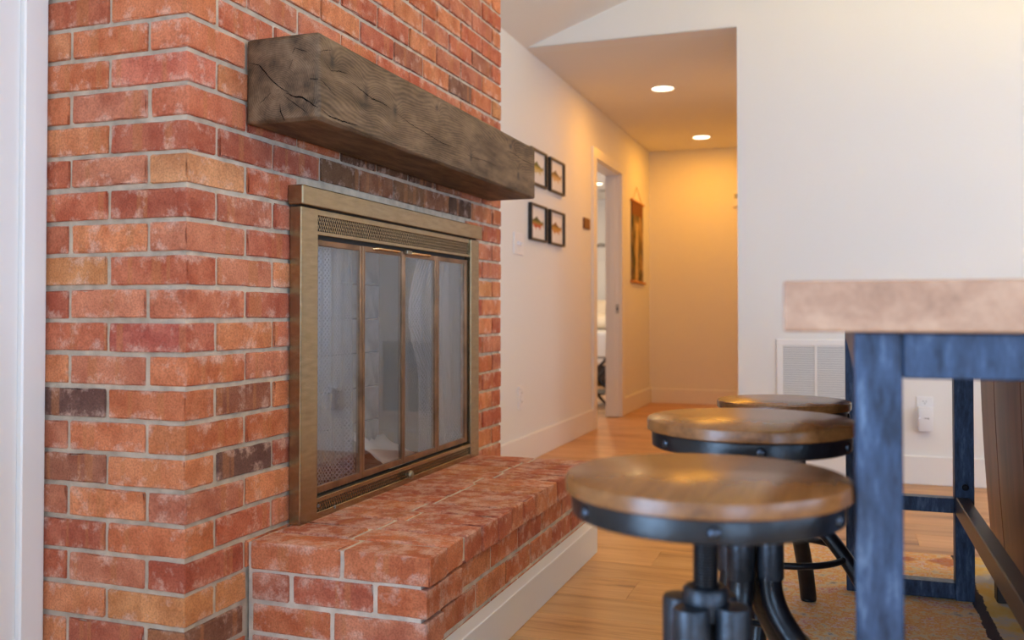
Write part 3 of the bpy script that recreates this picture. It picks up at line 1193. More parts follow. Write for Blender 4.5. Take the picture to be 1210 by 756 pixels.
def grille(name, z0, z1, depth):
    g = MB()
    ya, yb = 1.936, 2.915
    hgt = z1 - z0
    st = 0.0105
    x = XP - depth
    w = 0.0016
    y = ya - hgt * .6
    dx = hgt * .58
    while y < yb:
        for s in (0, 1):
            p0 = [y if s == 0 else y + dx, z0]
            p1 = [y + dx if s == 0 else y, z1]
            # clip to the opening
            def clip(p, q):
                for lim, sgn in ((ya, 1), (yb, -1)):
                    if (p[0] - lim) * sgn < 0 and (q[0] - lim) * sgn < 0:
                        return None
                    if (p[0] - lim) * sgn < 0:
                        t = (lim - p[0]) / (q[0] - p[0])
                        p = [lim, p[1] + t * (q[1] - p[1])]
                    elif (q[0] - lim) * sgn < 0:
                        t = (lim - p[0]) / (q[0] - p[0])
                        q = [lim, p[1] + t * (q[1] - p[1])]
                return p, q
            cq = clip(p0, p1)
            if cq is None:
                continue
            (a0, b0), (a1, b1) = cq
            xx = x + (0.0008 if s else 0)
            g.poly([(xx, a0 - w, b0), (xx, a0 + w, b0), (xx, a1 + w, b1), (xx, a1 - w, b1)], (-0.0012, 0, 0))
        y += st
    o = g.build(name, 'brass', gd)
    o['kind'] = 'stuff'
    return o


# upper grille strip
MB().box(XP - .012, XP - .004, 1.936, 2.915, 1.034, PZC - .002, .0008).build('grille_rail', 'brass', gd)
MB().box(XP - .012, XP - .004, 1.936, 2.915, 0.987, 0.996, .0008).build('grille_rail', 'brass', gd)
grille('mesh_grille', 0.995, 1.035, .008)
MB().box(XB + .002, XP - .024, 1.936, 2.915, 0.978, 1.05).build('back_plate', 'grilleback', gd)
# lower grille strip
MB().box(XP - .014, XP - .001, 1.936, 2.915, 0.342, 0.3535, .001).build('grille_rail', 'brass', gd)
MB().box(XP - .014, XP - .001, 1.936, 2.915, 0.303, 0.319, .001).build('grille_rail', 'brass', gd)
grille('mesh_grille', 0.318, 0.343, .006)
MB().box(XB + .002, XP - .024, 1.936, 2.915, 0.303, 0.352).build('back_plate', 'grilleback', gd)
kb = MB().lathe([(0.004, 0), (0.004, .008), (.011, .010), (.013, .016), (.010, .021), (.004, .023)], (XP - .004, 2.424, .330), 16, 'X').build('damper_knob', 'bolt', gd, smooth=40)
for yy in (1.944, 2.02):
    MB().lathe([(0.0045, 0), (.004, .002), (.002, .003)], (XP - .002, yy, .334 if yy < 2 else .3165), 10, 'X').build('screw', 'rivet', gd, smooth=40)

# four panes in thin brass frames: two bifold pairs
DZ0, DZ1 = 0.361, 0.976
panels = [(1.939, 2.1725, .012, .013), (2.1755, 2.4175, .012, .010), (2.4195, 2.653, .010, .0145), (2.656, 2.904, .0145, .022)]
for i, (a, b, wl, wr) in enumerate(panels):
    X0, X1 = XP - .020, XP - .009
    fr = MB()
    fr.box(X0, X1, a, a + wl, DZ0, DZ1, .001)
    fr.box(X0, X1, b - wr, b, DZ0, DZ1, .001)
    fr.box(X0 + .0005, X1 - .0005, a + wl, b - wr, DZ0, DZ0 + .0165, .001)
    fr.box(X0 + .0005, X1 - .0005, a + wl, b - wr, DZ1 - .0145, DZ1, .001)
    fo = fr.build('glass_door', 'doorbrass', gd)
    MB().box(X0 + .004, X0 + .008, a + wl - .002, b - wr + .002, DZ0 + .014, DZ1 - .012).build('pane', 'doorglass', fo)
    if i in (1, 2):
        ya, yb = (2.235, 2.375) if i == 1 else (2.455, 2.585)
        hd = MB().tube([(X1 - .002, ya, .972), (X1 + .010, ya + .006, .9725), (X1 + .012, (ya + yb) / 2, .9725), (X1 + .010, yb - .006, .9725), (X1 - .002, yb, .972)], .0035, 8)
        hd.build('handle', 'brassbright', fo, smooth=50)
        if i == 2:
            MB().box(X1, X1 + .012, 2.418, 2.452, .968, .980, .002).build('latch', 'bolt', fo)
# chain mesh curtains hanging behind the outer panes
for (ya, yb, amp, flare) in ((1.925, 2.19, .011, 0.0), (2.60, 2.93, .009, 0.07)):
    t = MB()
    cols = 110
    zs = [0.985 - 0.665 * q / 40 for q in range(41)]
    grid = []
    for zi, z in enumerate(zs):
        u_ = zi / 40
        rowv = []
        for c in range(cols + 1):
            s = c / cols
            y = ya + (yb - ya) * s
            if flare:
                y -= flare * (1 - s) * max(0, math.sin(min(1, u_ * 1.7) * PI)) ** 1.5
            x = -1.236 + amp * math.sin(s * 2 * PI * 5.3 + .6 * math.sin(u_ * 3)) * (0.6 + .4 * u_) + .004 * math.sin(s * 37 + u_ * 2)
            rowv.append(t.bm.verts.new((x, y, z)))
        grid.append(rowv)
    for zi in range(40):
        for c in range(cols):
            t.bm.faces.new((grid[zi][c], grid[zi][c + 1], grid[zi + 1][c + 1], grid[zi + 1][c]))
    ch = tag(t.build('mesh_curtain', 'chain', None, smooth=180),
             ('grey chain mesh curtain behind the glass door under the cracked end of the mantel' if ya < 2 else 'grey chain mesh curtain behind the glass door beside the hall wall'), 'mesh curtain')
MB().tube([(-1.236, OY0, .990), (-1.236, OY1, .990)], .004, 8).build('curtain_rod', 'dark', gd)
# a torn pale sheet lying in the firebox
t = MB()
g = []
rr = random.Random(3)
for i in range(9):
    rowv = []
    for j in range(13):
        u_, v_ = i / 8, j / 12
        y = 2.58 + .25 * v_
        x = -1.46 + .15 * u_
        z = OZ0 + .004 + .10 * (1 - u_) * (1 - .45 * v_) + (.010 if j % 2 else 0) * (1 if i == 0 else 0) + .006 * rr.random() + .012 * math.sin(v_ * 9) * (1 - u_)
        rowv.append(t.bm.verts.new((x, y, z)))
    g.append(rowv)
for i in range(8):
    for j in range(12):
        t.bm.faces.new((g[i][j], g[i][j + 1], g[i + 1][j + 1], g[i + 1][j]))
ps = tag(t.build('paper_sheet', 'paper', None, smooth=180), 'torn pale paper sheet lying on the firebox floor behind the glass', 'paper')
so = ps.modifiers.new('thick', 'SOLIDIFY')
so.thickness = .002
so.offset = 1.0

# ------------------------------------------------------------------ mantel beam
BX0_, BX1_ = XB + .002, -1.031
MY0, MY1, MZ0, MZ1 = 1.690, 3.165, 1.2065, 1.3945


def axis_pts(a, b, n, e=.007):
    inner = [a + e + (b - a - 2 * e) * q / n for q in range(n + 1)]
    return [a] + inner + [b]


bxs, bys, bzs = axis_pts(BX0_, BX1_, 22), axis_pts(MY0, MY1, 230), axis_pts(MZ0, MZ1, 40)
KNOTS = [(1.745, 1.345, .012, .022, .018), (1.90, 1.305, .016, .024, .022), (2.05, 1.298, .014, .020, .018), (2.55, 1.262, .012, .018, .014),
         (2.90, 1.355, .020, .012, .012), (2.98, 1.270, .012, .018, .012), (2.30, 1.360, .010, .010, .007)]
PHI, KN = [], []


def beamfn(i, j, k, p):
    ext = [(1 if q == m - 1 else -1 if q == 0 else 0) for q, m in zip((i, j, k), (len(bxs), len(bys), len(bzs)))]
    c = sum(1 for e in ext if e)
    q = p.copy()
    nb = mnoise.noise(Vector((p.x * 6, p.y * 4, p.z * 6)))
    wob = 0.0025 * mnoise.noise(Vector((p.x * 2, p.y * 2.3 + 7, p.z * 2)))
    for a in range(3):
        if ext[a]:
            q[a] += ext[a] * wob - (ext[a] * .002)
    if c >= 2:
        pull = 0.0032 * (1 + .9 * nb)
        for a in range(3):
            q[a] -= ext[a] * pull
    if ext[0] == -1:
        q.x = BX0_
    # grain field
    if ext[1] != 0 and c == 1:
        cx, cz = -1.135, 1.275
        f_ = math.hypot((p.x - cx) * 1.0, (p.z - cz)) + .006 * mnoise.noise(Vector((p.x * 14, 3, p.z * 14)))
        kn = 0.0
    else:
        z = p.z if ext[0] != 0 or c > 1 else p.x
        f_ = z * .62 + .030 * mnoise.noise(Vector((z * 5, p.y * 1.7, 1.3))) + .010 * mnoise.noise(Vector((z * 16, p.y * 5, 4)))
        kn = 0.0
        if ext[0] == 1:
            for (ky, kz, wy, wz, amp) in KNOTS:
                d = ((p.y - ky) / (wy * 2.3)) ** 2 + ((p.z - kz) / (wz * 1.7)) ** 2
                f_ += amp * math.exp(-d)
                d2 = ((p.y - ky) / (wy * .85)) ** 2 + ((p.z - kz) / (wz * .85)) ** 2
                kn += .85 * math.exp(-d2 * 1.2)
    PHI.append(f_)
    KN.append(min(1, kn))
    return q


vs, fs = lattice(bxs, bys, bzs, beamfn)
me = bpy.data.meshes.new('mantel_beam')
BO = Vector((XB, (MY0 + MY1) / 2, MZ0))
me.from_pydata([v - BO for v in vs], [], fs)
a1 = me.attributes.new('phi', 'FLOAT', 'POINT')
a1.data.foreach_set('value', PHI)
a2 = me.attributes.new('knot', 'FLOAT', 'POINT')
a2.data.foreach_set('value', KN)
me.polygons.foreach_set('use_smooth', [True] * len(fs))
me.materials.append(M['beam'])
mantel = bpy.data.objects.new('mantel_beam', me)
mantel.location = BO
COL.objects.link(mantel)
ORG[mantel.name] = BO
tag(mantel, 'thick weathered grey-brown timber mantel beam on the brick chimney', 'mantel')


def crack(path, wmax, face):
    """tapering dark split; path in (u,z) on the front face (u=y) or end face (u=x)"""
    pts = []
    r = random.Random(int(path[0][0] * 1e4))
    for (a, b) in zip(path, path[1:]):
        n = max(2, int(math.hypot(b[0] - a[0], b[1] - a[1]) / .006))
        for q in range(n):
            t_ = q / n
            pts.append((a[0] + (b[0] - a[0]) * t_ + r.uniform(-.0006, .0006), a[1] + (b[1] - a[1]) * t_ + r.uniform(-.0007, .0007)))
    pts.append(path[-1])
    N = len(pts)
    t = MB()
    L, R = [], []
    for i, (u_, z) in enumerate(pts):
        p, q = pts[max(0, i - 1)], pts[min(N - 1, i + 1)]
        d = Vector((q[0] - p[0], q[1] - p[1]))
        d.normalize()
        w = wmax * .5 * max(.08, math.sin(PI * min(1, (i + .5) / N)) ** .6) * r.uniform(.6, 1.2)
        for (lst, s) in ((L, 1), (R, -1)):
            uu, zz = u_ - d.y * w * s, z + d.x * w * s
            if face == 'front':
                wob = 0.0025 * mnoise.noise(Vector((BX1_ * 2, uu * 2.3 + 7, zz * 2))) - .002
                lst.append(t.bm.verts.new((BX1_ + wob + .0004, uu, zz)))
            else:
                wob = 0.0025 * mnoise.noise(Vector((uu * 2, MY0 * 2.3 + 7, zz * 2))) - .002
                lst.append(t.bm.verts.new((uu, MY0 - wob - .0004, zz)))
    for i in range(N - 1):
        t.bm.faces.new((L[i], L[i + 1], R[i + 1], R[i]))
    o = t.build('crack', 'crack', mantel)
    return o


crack([(-1.206, 1.342), (-1.180, 1.334), (-1.150, 1.300), (-1.128, 1.282), (-1.105, 1.268)], .0026, 'end')
crack([(-1.112, 1.268), (-1.088, 1.258), (-1.072, 1.256), (-1.045, 1.238), (-1.034, 1.232)], .0034, 'end')
crack([(-1.118, 1.264), (-1.09, 1.243), (-1.06, 1.222)], .0016, 'end')
crack([(-1.128, 1.246), (-1.126, 1.230), (-1.116, 1.210)], .0024, 'end')
crack([(-1.180, 1.250), (-1.150, 1.272)], .0012, 'end')
crack([(-1.105, 1.318), (-1.096, 1.340)], .0012, 'end')
crack([(-1.098, 1.352), (-1.092, 1.364), (-1.060, 1.352)], .0014, 'end')
crack([(-1.055, 1.294), (-1.034, 1.292)], .0018, 'end')
crack([(1.694, 1.232), (1.73, 1.222), (1.79, 1.222), (1.86, 1.226)], .0030, 'front')
crack([(1.694, 1.294), (1.73, 1.282), (1.76, 1.272)], .0016, 'front')
crack([(1.694, 1.350), (1.71, 1.358), (1.74, 1.366)], .0014, 'front')
crack([(1.71, 1.336), (1.74, 1.322), (1.78, 1.330), (1.82, 1.333)], .0018, 'front')
crack([(1.83, 1.318), (1.88, 1.310), (1.93, 1.302), (1.98, 1.304), (2.03, 1.298)], .0026, 'front')
crack([(2.05, 1.296), (2.14, 1.282), (2.22, 1.277), (2.33, 1.268), (2.45, 1.270)], .0018, 'front')
crack([(2.50, 1.268), (2.56, 1.263), (2.66, 1.270), (2.76, 1.268)], .0016, 'front')
crack([(2.86, 1.335), (2.93, 1.336), (3.02, 1.328), (3.12, 1.330)], .0020, 'front')
crack([(2.93, 1.362), (2.96, 1.345)], .0022, 'front')

# ------------------------------------------------------------------ industrial stools
RS = 0.165


def stool(x, y, zt, rz, label):
    s = thing('bar_stool', label, 'stool', (x, y, 0), 'round adjustable stools along the narrow bar table')
    c = (x, y, 0)
    st = MB().lathe([(0.001, zt - .020), (RS - .003, zt - .020), (RS, zt - .018), (RS, zt - .004), (RS - .001, zt - .0015), (RS - .0035, zt), (.001, zt)], c, 72).build('seat', 'seatwood', s, smooth=35)
    zb = zt - .020
    rb_ = RS - .008
    bd = MB().lathe([(rb_ - .006, zb - .0005), (rb_, zb - .0005), (rb_ + .001, zb - .003), (rb_, zb - .024), (rb_ - .004, zb - .026), (rb_ - .006, zb - .024)], c, 72, close=False)
    band = bd.build('metal_band', 'blackmetal', s, smooth=35)
    MB().lathe([(.001, zb - .010), (rb_ - .006, zb - .010), (rb_ - .006, zb - .013), (.001, zb - .013)], c, 40).build('seat_plate', 'blackmetal', s, smooth=35)
    for q in range(6):
        a = rz + q * PI / 3
        d = Vector((math.sin(a), -math.cos(a), 0))
        p = Vector((x, y, zb - .013)) + d * (rb_ - .001)
        t = MB()
        mat = d.to_track_quat('Z', 'Y').to_matrix()
        n0 = len(t.bm.verts)
        t.lathe([(.0082, 0), (.0080, .002), (.0064, .0045), (.0035, .0060), (.0006, .0064)], (0, 0, 0), 12)
        for v in t.bm.verts:
            v.co = mat @ v.co + p
        t.build('rivet', 'rivetdark', band, smooth=60)
    # threaded screw post
    zh = 0.470
    th = MB()
    prof_ = []
    z = zh - .02
    while z < zb - .014:
        prof_ += [(.0135, z), (.0148, z + .0012), (.0148, z + .0022), (.0135, z + .0034)]
        z += .0036
    th.lathe(prof_, c, 20).build('screw_post', 'blackmetal', s, smooth=30)
    MB().lathe([(.0165, zh - .028), (.026, zh - .028), (.027, zh - .010), (.0265, zh + .004), (.023, zh + .008), (.0165, zh + .008)], c, 28, close=False).build('collar', 'gunmetal', s, smooth=40)
    for q in range(4):
        a = rz + PI / 4 + q * PI / 2 + .22
        d = Vector((math.cos(a), math.sin(a), 0))
        b = Vector(c) + d * .034
        tb = MB().lathe([(.001, .375), (.0205, .375), (.0215, .378), (.0215, zh - .014), (.020, zh - .010), (.001, zh - .009)], (b.x, b.y, 0), 22)
        tb.build('hub_sleeve', 'gunmetal', s, smooth=40)
        ctrl = [(.034, .380), (.037, .350), (.052, .315), (.088, .270), (.130, .222), (.172, .165), (.205, .105), (.228, .05), (.240, .012)]
        pts = [Vector(c) + d * r_ + Vector((0, 0, zz)) for r_, zz in ctrl]
        # smooth the path
        fine = []
        for i in range(len(pts) - 1):
            p0, p1, p2, p3 = pts[max(i - 1, 0)], pts[i], pts[i + 1], pts[min(i + 2, len(pts) - 1)]
            for w in range(4):
                t_ = w / 4
                fine.append(0.5 * ((2 * p1) + (p2 - p0) * t_ + (2 * p0 - 5 * p1 + 4 * p2 - p3) * t_ ** 2 + (3 * p1 - p0 - 3 * p2 + p3) * t_ ** 3))
        fine.append(pts[-1])
        lg = MB().tube(fine, .0225, 10, flat=.8).build('leg', 'blackmetal', s, smooth=50)
        f_ = Vector(c) + d * .241
        MB().lathe([(.020, 0.0052), (.021, .008), (.018, .014), (.010, .016)], (f_.x, f_.y, 0), 16).build('foot', 'blackmetal', lg, smooth=40)
    rr_ = .150
    ring = [(x + math.cos(2 * PI * q / 64) * rr_, y + math.sin(2 * PI * q / 64) * rr_, .195) for q in range(64)]
    MB().tube(ring, .008, 10, closed=True).build('foot_ring', 'blackmetal', s, smooth=60)
    rr2 = .092
    ring = [(x + math.cos(2 * PI * q / 48) * rr2, y + math.sin(2 * PI * q / 48) * rr2, .268) for q in range(48)]
    MB().tube(ring, .006, 8, closed=True).build('brace_ring', 'blackmetal', s, smooth=60)
    return s


stool(-0.150, 1.106, 0.609, 0.19, 'round wood-topped black metal stool at the table end away from the white vent')
stool(-0.138, 1.545, 0.628, 0.19, 'round wood-topped black metal stool between the other two, its seat raised highest')
stool(-0.136, 2.451, 0.576, 0.35, 'round wood-topped black metal stool before the white wall vent, its seat lowest')

# ------------------------------------------------------------------ narrow bar table
TY0, TY1 = 1.055, 2.905
TZ1, TZ0 = 0.834, 0.778
bt = thing('bar_table', 'narrow counter-height bar table with thick wood top and blue-black metal frame', 'table', (0.18, 1.98, 0))
MB().box(-0.058, 0.405, TY0, TY1, TZ0 + .0005, TZ1, .003, 2).build('table_top', 'tablewood', bt)
LW = 0.049
LX = (0.0155, 0.298)
LY = (1.083, 2.816)
for lx in LX:
    for ly in LY:
        lg = MB().box(lx, lx + LW, ly, ly + LW, 0.0052, TZ0, .002).build('leg', 'tableframe', bt)
for ly in LY:
    MB().box(LX[0] + LW, LX[1], ly + .001, ly + LW - .001, TZ0 - .050, TZ0 - .0005, .002).build('end_rail', 'tableframe', bt)
    MB().box(LX[0] + LW, LX[1], ly + .004, ly + LW - .004, .244, .284, .002).build('end_stretcher', 'tableframe', bt)
    MB().box(LX[0] + LW, LX[1], ly + .002, ly + LW - .002, .008, .052, .002).build('end_stretcher', 'tableframe', bt)
for lx in LX:
    MB().box(lx + .001, lx + LW - .001, LY[0] + LW, LY[1], TZ0 - .050, TZ0 - .0005, .002).build('side_rail', 'tableframe', bt)
fs_ = MB().box(LX[1] + .002, LX[1] + .036, LY[0] + LW, LY[1], .240, .290, .002).build('foot_rail', simple('bronze_foot_rail', (0.11, 0.085, 0.065), 0.38, 0.7), bt)
MB().lathe([(.009, 0), (.009, -.003), (.006, -.006)], (LX[1] + .026, LY[1], .318), 12, 'Y').build('bolt', 'blackmetal', bt, smooth=40)

# ------------------------------------------------------------------ sofa behind the table
SX, SY0, SY1 = 0.43, 1.15, 3.125
sf = thing('sofa', 'brown leather sofa with its back to the bar table', 'sofa', (0.85, (SY0 + SY1) / 2, 0))
SB = 0.095
seams = [SY0, 1.80, 2.46, 2.86, SY1]
for a, b in zip(seams, seams[1:]):
    t = MB()
    nn = 8
    pts = []
    for q in range(nn + 1):
        z = SB + (.755 - SB) * q / nn
        pts.append((SX - .03 * (q / nn) + .006 * math.sin(q / nn * PI) * -1, z))
    poly = [(px, a, pz) for px, pz in pts] + [(SX + .07, a, .755), (SX + .10, a, SB)]
    t.poly(poly, (0, b - a, 0))
    ed = list(t.bm.edges)
    bmesh.ops.bevel(t.bm, geom=[e for e in ed if abs(e.verts[0].co.y - e.verts[1].co.y) < 1e-6], offset=.006, segments=2, affect='EDGES')
    t.build('back_panel', 'leather', sf, smooth=40)
MB().box(SX + .101, SX + .95, SY0 + .02, SY1 - .02, SB, .30, .012, 2).build('base', 'leather', sf, smooth=40)
for (a, b) in ((SY0, SY0 + .2), (SY1 - .2, SY1)):
    MB().box(SX + .101, SX + .95, a, b, SB + .005, .60, .03, 3).build('arm', 'leather', sf, smooth=40)
ym = (SY0 + SY1) / 2
for (a, b) in ((SY0 + .205, ym - .002), (ym + .002, SY1 - .205)):
    MB().box(SX + .30, SX + .98, a, b, .302, .46, .03, 3).build('seat_cushion', 'leather', sf, smooth=40)
    MB().box(SX + .102, SX + .30, a, b, .31, .745, .04, 3).build('back_cushion', 'leather', sf, smooth=40)
for lx in (SX - .028, SX + .88):
    for ly in (SY0 + .08, 2.83):
        MB().box(lx, lx + .045, ly, ly + .05, .0052, SB + .012, .003).build('leg', 'headboard', sf)

# rug
t = MB().box(-0.385, 2.3, 0.55, 3.34, 0.0004, 0.005, .002, 2)
tag(t.build('area_rug', 'rug'), 'multicoloured patterned woven rug under the table and sofa', 'rug')

# ------------------------------------------------------------------ wall fixtures
vx0, vx1, vz0, vz1 = -0.290, 0.076, 0.215, 0.668
v = thing('return_vent', 'white louvred return air vent low on the far wall', 'vent', ((vx0 + vx1) / 2, YF, vz0))
fw = .030
mb = MB()
mb.box(vx0, vx1, YF - .009, YF, vz1 - fw, vz1, .002)
mb.box(vx0, vx1, YF - .009, YF, vz0, vz0 + fw, .002)
mb.box(vx0, vx0 + fw, YF - .009, YF, vz0 + fw, vz1 - fw, .002)
mb.box(vx1 - fw, vx1, YF - .009, YF, vz0 + fw, vz1 - fw, .002)
mb.build('frame', 'trim', v)
xm = (vx0 + vx1) / 2
MB().box(xm - .006, xm + .006, YF - .009, YF - .0015, vz0 + fw, vz1 - fw, .001).build('divider', 'trim', v)
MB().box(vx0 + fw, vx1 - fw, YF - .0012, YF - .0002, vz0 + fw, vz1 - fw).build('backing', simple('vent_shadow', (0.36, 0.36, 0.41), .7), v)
wsl = xm - .006 - vx0 - fw - .001
SL = MB()
SL.poly([(-wsl / 2, -.0085, -.0035), (-wsl / 2, -.0085, -.0025), (-wsl / 2, -.0015, .0045), (-wsl / 2, -.0015, .0035)], (wsl, 0, 0))
slm = bpy.data.meshes.new('slat')
SL.bm.to_mesh(slm)
SL.bm.free()
slm.materials.append(M['trim'])
nsl = 36
for cxx in ((vx0 + fw + xm - .006) / 2, (vx1 - fw + xm + .006) / 2):
    for q in range(nsl):
        inst('slat', slm, (cxx, YF, vz0 + fw + .005 + (vz1 - vz0 - 2 * fw - .010) * q / (nsl - 1)), v)

# outlet with plug-in adapter on the far wall
oc = thing('wall_outlet', 'white outlet with a plug-in adapter on the far wall, seen through the table frame', 'outlet', (.373, YF, .33))
MB().box(.336, .408, YF - .006, YF, .272, .408, .002).build('cover_plate', 'plastic', oc)
MB().lathe([(.016, 0), (.016, -.002)], (.372, YF - .006, .382), 20, 'Y').build('socket', 'plastic', oc)
for dx in (-.006, .006):
    MB().box(.372 + dx - .001, .372 + dx + .001, YF - .0085, YF - .008, .382, .390).build('slot', 'slot', oc)
MB().lathe([(.0022, 0), (.0022, -.0006)], (.372, YF - .008, .376), 10, 'Y').build('slot', 'slot', oc)
pa = MB().box(.343, .405, YF - .046, YF - .0065, .250, .362, .004, 2).build('plug_adapter', 'plastic', oc, smooth=40)
MB().box(.366, .382, YF - .0468, YF - .046, .3095, .3115).build('arrow_mark', 'slot', pa)
MB().lathe([(.003, 0), (.003, -.0007)], (.384, YF - .046, .3105), 10, 'Y').build('arrow_mark', 'slot', pa)
MB().lathe([(.0018, 0), (.0018, -.0008)], (.347, YF - .046, .312), 8, 'Y').build('indicator', 'led', pa)

# switch plate, outlet on the left wall
sw = thing('light_switch', 'white double toggle light switch plate on the hall wall under the fish prints', 'light switch', (XW, 4.565, 1.157))
MB().box(XW, XW + .006, 4.49, 4.64, 1.100, 1.215, .002).build('cover_plate', 'plastic', sw)
for yy in (4.54, 4.59):
    MB().box(XW + .006, XW + .016, yy - .005, yy + .005, 1.150, 1.170, .002).build('toggle', 'plastic', sw)
ol = thing('wall_outlet', 'white duplex outlet low on the hall wall beside the brick chimney', 'outlet', (XW, 4.60, .35))
MB().box(XW, XW + .006, 4.560, 4.640, .288, .410, .002).build('cover_plate', 'plastic', ol)
for zz in (.325, .373):
    sk = MB().lathe([(.016, 0), (.016, .003)], (XW + .006, 4.60, zz), 18, 'X').build('socket', 'plastic', ol)
    for dy in (-.006, .006):
        MB().box(XW + .009, XW + .0095, 4.60 + dy - .001, 4.60 + dy + .001, zz - .002, zz + .007).build('slot', 'slot', sk)

# thermostat on the end wall of the hall
th = thing('thermostat', 'small white wall thermostat on the end wall of the hall', 'thermostat', (-.82, YH, 1.77))
MB().box(-.858, -.78, YH - .022, YH, 1.705, 1.84, .004, 2).build('case', 'plastic', th)
MB().box(-.845, -.793, YH - .0228, YH - .022, 1.775, 1.815).build('display', simple('lcd', (.35, .38, .36), .3), th)

# four framed fish prints
FISH = [((4.728, 5.020, 1.500, 1.700), 'framed print of an olive green and yellow fish, partly behind the mantel beam', (srgb(104, 104, 56), srgb(180, 152, 72), srgb(206, 184, 130))),
        ((5.086, 5.380, 1.502, 1.700), 'framed print of a pale brown fish, upper frame nearest the door sign', (srgb(128, 104, 62), srgb(190, 150, 90), srgb(214, 180, 130))),
        ((4.728, 5.020, 1.194, 1.396), 'framed print of a green-backed fish with an orange-red belly', (srgb(84, 84, 44), srgb(156, 124, 54), srgb(192, 92, 56))),
        ((5.086, 5.380, 1.194, 1.396), 'framed print of an amber gold fish, lower frame nearest the door sign', (srgb(140, 98, 42), srgb(192, 142, 58), srgb(204, 146, 76)))]
for fi, ((y0, y1, z0, z1), lab, cols) in enumerate(FISH):
    fr = thing('picture_frame', lab, 'picture', (XW, (y0 + y1) / 2, z0), 'fish prints on the hall wall')
    w = .017
    mb = MB()
    mb.box(XW + .001, XW + .022, y0, y1, z1 - w * .7, z1, .0015)
    mb.box(XW + .001, XW + .022, y0, y1, z0, z0 + w * .7, .0015)
    mb.box(XW + .001, XW + .022, y0, y0 + w, z0 + w * .7, z1 - w * .7, .0015)
    mb.box(XW + .001, XW + .022, y1 - w, y1, z0 + w * .7, z1 - w * .7, .0015)
    mb.build('frame', 'frameblack', fr)
    pr = MB().box(XW + .002, XW + .008, y0 + w * .8, y1 - w * .8, z0 + w * .5, z1 - w * .5).build('print', 'paper', fr)
    yc, zc = (y0 + y1) / 2 + .004, (z0 + z1) / 2
    S = .108
    up, lo = [], []
    prof_f = [(-1.0, .0), (-.92, .10), (-.75, .19), (-.5, .27), (-.2, .30), (.1, .26), (.4, .17), (.65, .09)]
    tail = [(.80, .12), (.98, .30), (.92, .02)]
    for (u_, h_) in prof_f + tail:
        up.append((u_, h_ + (.14 if -.32 < u_ < .02 else 0)))
    for (u_, h_) in prof_f[1:] + tail[:2]:
        lo.append((u_, -h_ - (.10 if u_ in (-.5, .4) else 0)))
    outl = up + lo[::-1]
    t = MB().poly([(XW + .0082, yc + u_ * S, zc + h_ * S * .78) for u_, h_ in outl], (.0004, 0, 0))
    fo = t.build('fish', mat_fish('fish_print_%d' % fi, *cols), pr)
    t = MB()
    for (u_, h_) in ((-.45, -.27), (.12, -.24), (.34, -.2)):
        t.poly([(XW + .0087, yc + u_ * S, zc + h_ * S * .78), (XW + .0087, yc + (u_ + .18) * S, zc + h_ * S * .78), (XW + .0087, yc + (u_ + .16) * S, zc + (h_ - .24) * S * .78)], (.0003, 0, 0))
    t.build('fin', simple('fish_fin_%d' % fi, cols[2], .8), pr)

# door sign
sg = MB().box(XW, XW + .012, 5.862, 6.010, 1.352, 1.424, .003, 2)
tag(sg.build('door_sign', 'signwood'), 'small brown wooden sign on the wall left of the bedroom door casing', 'sign')

# tapestry scroll
tp = thing('wall_hanging', 'long printed woodland tapestry hanging from a wooden rod by a string', 'wall hanging', (XW, 7.59, 1.04))
TY_0, TY_1, TZ_0, TZ_1 = 7.335, 7.80, 1.055, 1.705
MB().box(XW + .006, XW + .010, TY_0 + .01, TY_1 - .01, TZ_0, TZ_1).build('cloth', 'tapestry', tp)
MB().tube([(XW + .010, TY_0 - .015, TZ_1 + .005), (XW + .010, TY_1 + .015, TZ_1 + .005)], .010, 10).build('rod', 'rod', tp, smooth=40)
MB().tube([(XW + .012, TY_0 - .015, TZ_0 - .005), (XW + .012, TY_1 + .06, TZ_0 - .012)], .011, 10).build('rod', 'rod', tp, smooth=40)
MB().tube([(XW + .010, TY_0 + .05, TZ_1 + .012), (XW + .006, 7.55, 1.835), (XW + .010, TY_1 - .06, TZ_1 + .012)], .0022, 6).build('string', 'string', tp)
MB().lathe([(.004, 0), (.004, .008)], (XW, 7.55, 1.836), 8, 'X').build('nail', 'steel', tp)


# ------------------------------------------------------------------ recessed lights
def downlight(x, y, z, label, power, col, group, radius=.066, spot=True):
    d = thing('recessed_light', label, 'ceiling light', (x, y, z), group)
    MB().lathe([(radius, -.0015), (radius + .004, -.006), (radius + .016, -.005), (radius + .019, -.0005), (radius, -.0004)], (x, y, z), 36, close=False).build('trim_ring', 'trim', d, smooth=50)
    MB().lathe([(.001, -.0030), (radius - .004, -.0030), (radius + .001, -.0015), (radius + .001, -.0005), (.001, -.0005)], (x, y, z), 36).build('lens', 'lamp', d, smooth=50)
    L = bpy.data.lights.new('recessed_lamp', 'AREA')
    L.energy = power
    L.color = col
    L.shape = 'DISK'
    L.size = .11
    o = bpy.data.objects.new('recessed_lamp', L)
    COL.objects.link(o)
    o.parent = d
    o.location = (0, 0, -.008)
    return d


downlight(-1.048, 5.82, ZH, 'lit recessed ceiling light in the hall, the one nearer the living room', 7, WARM, 'hall downlights')
downlight(-1.045, 7.55, ZH, 'lit recessed ceiling light in the hall, the one near the end wall', 9, WARM, 'hall downlights')
downlight(-2.640, 10.40, BZ, 'lit recessed ceiling light in the bedroom seen through the doorway', 14, WARM2, None)


def slope_lamp(x, y, power):
    z = prof(x)
    d = downlight(x, y, z - .012, 'lit recessed light in the sloping living room ceiling, ' + ('close to the far wall' if y > 2 else 'away from the far wall'), power, WARM2, 'living room downlights')
    d.rotation_euler = (0, -math.atan(SLOPE) if x < XRIDGE else math.atan(SLOPE), 0)


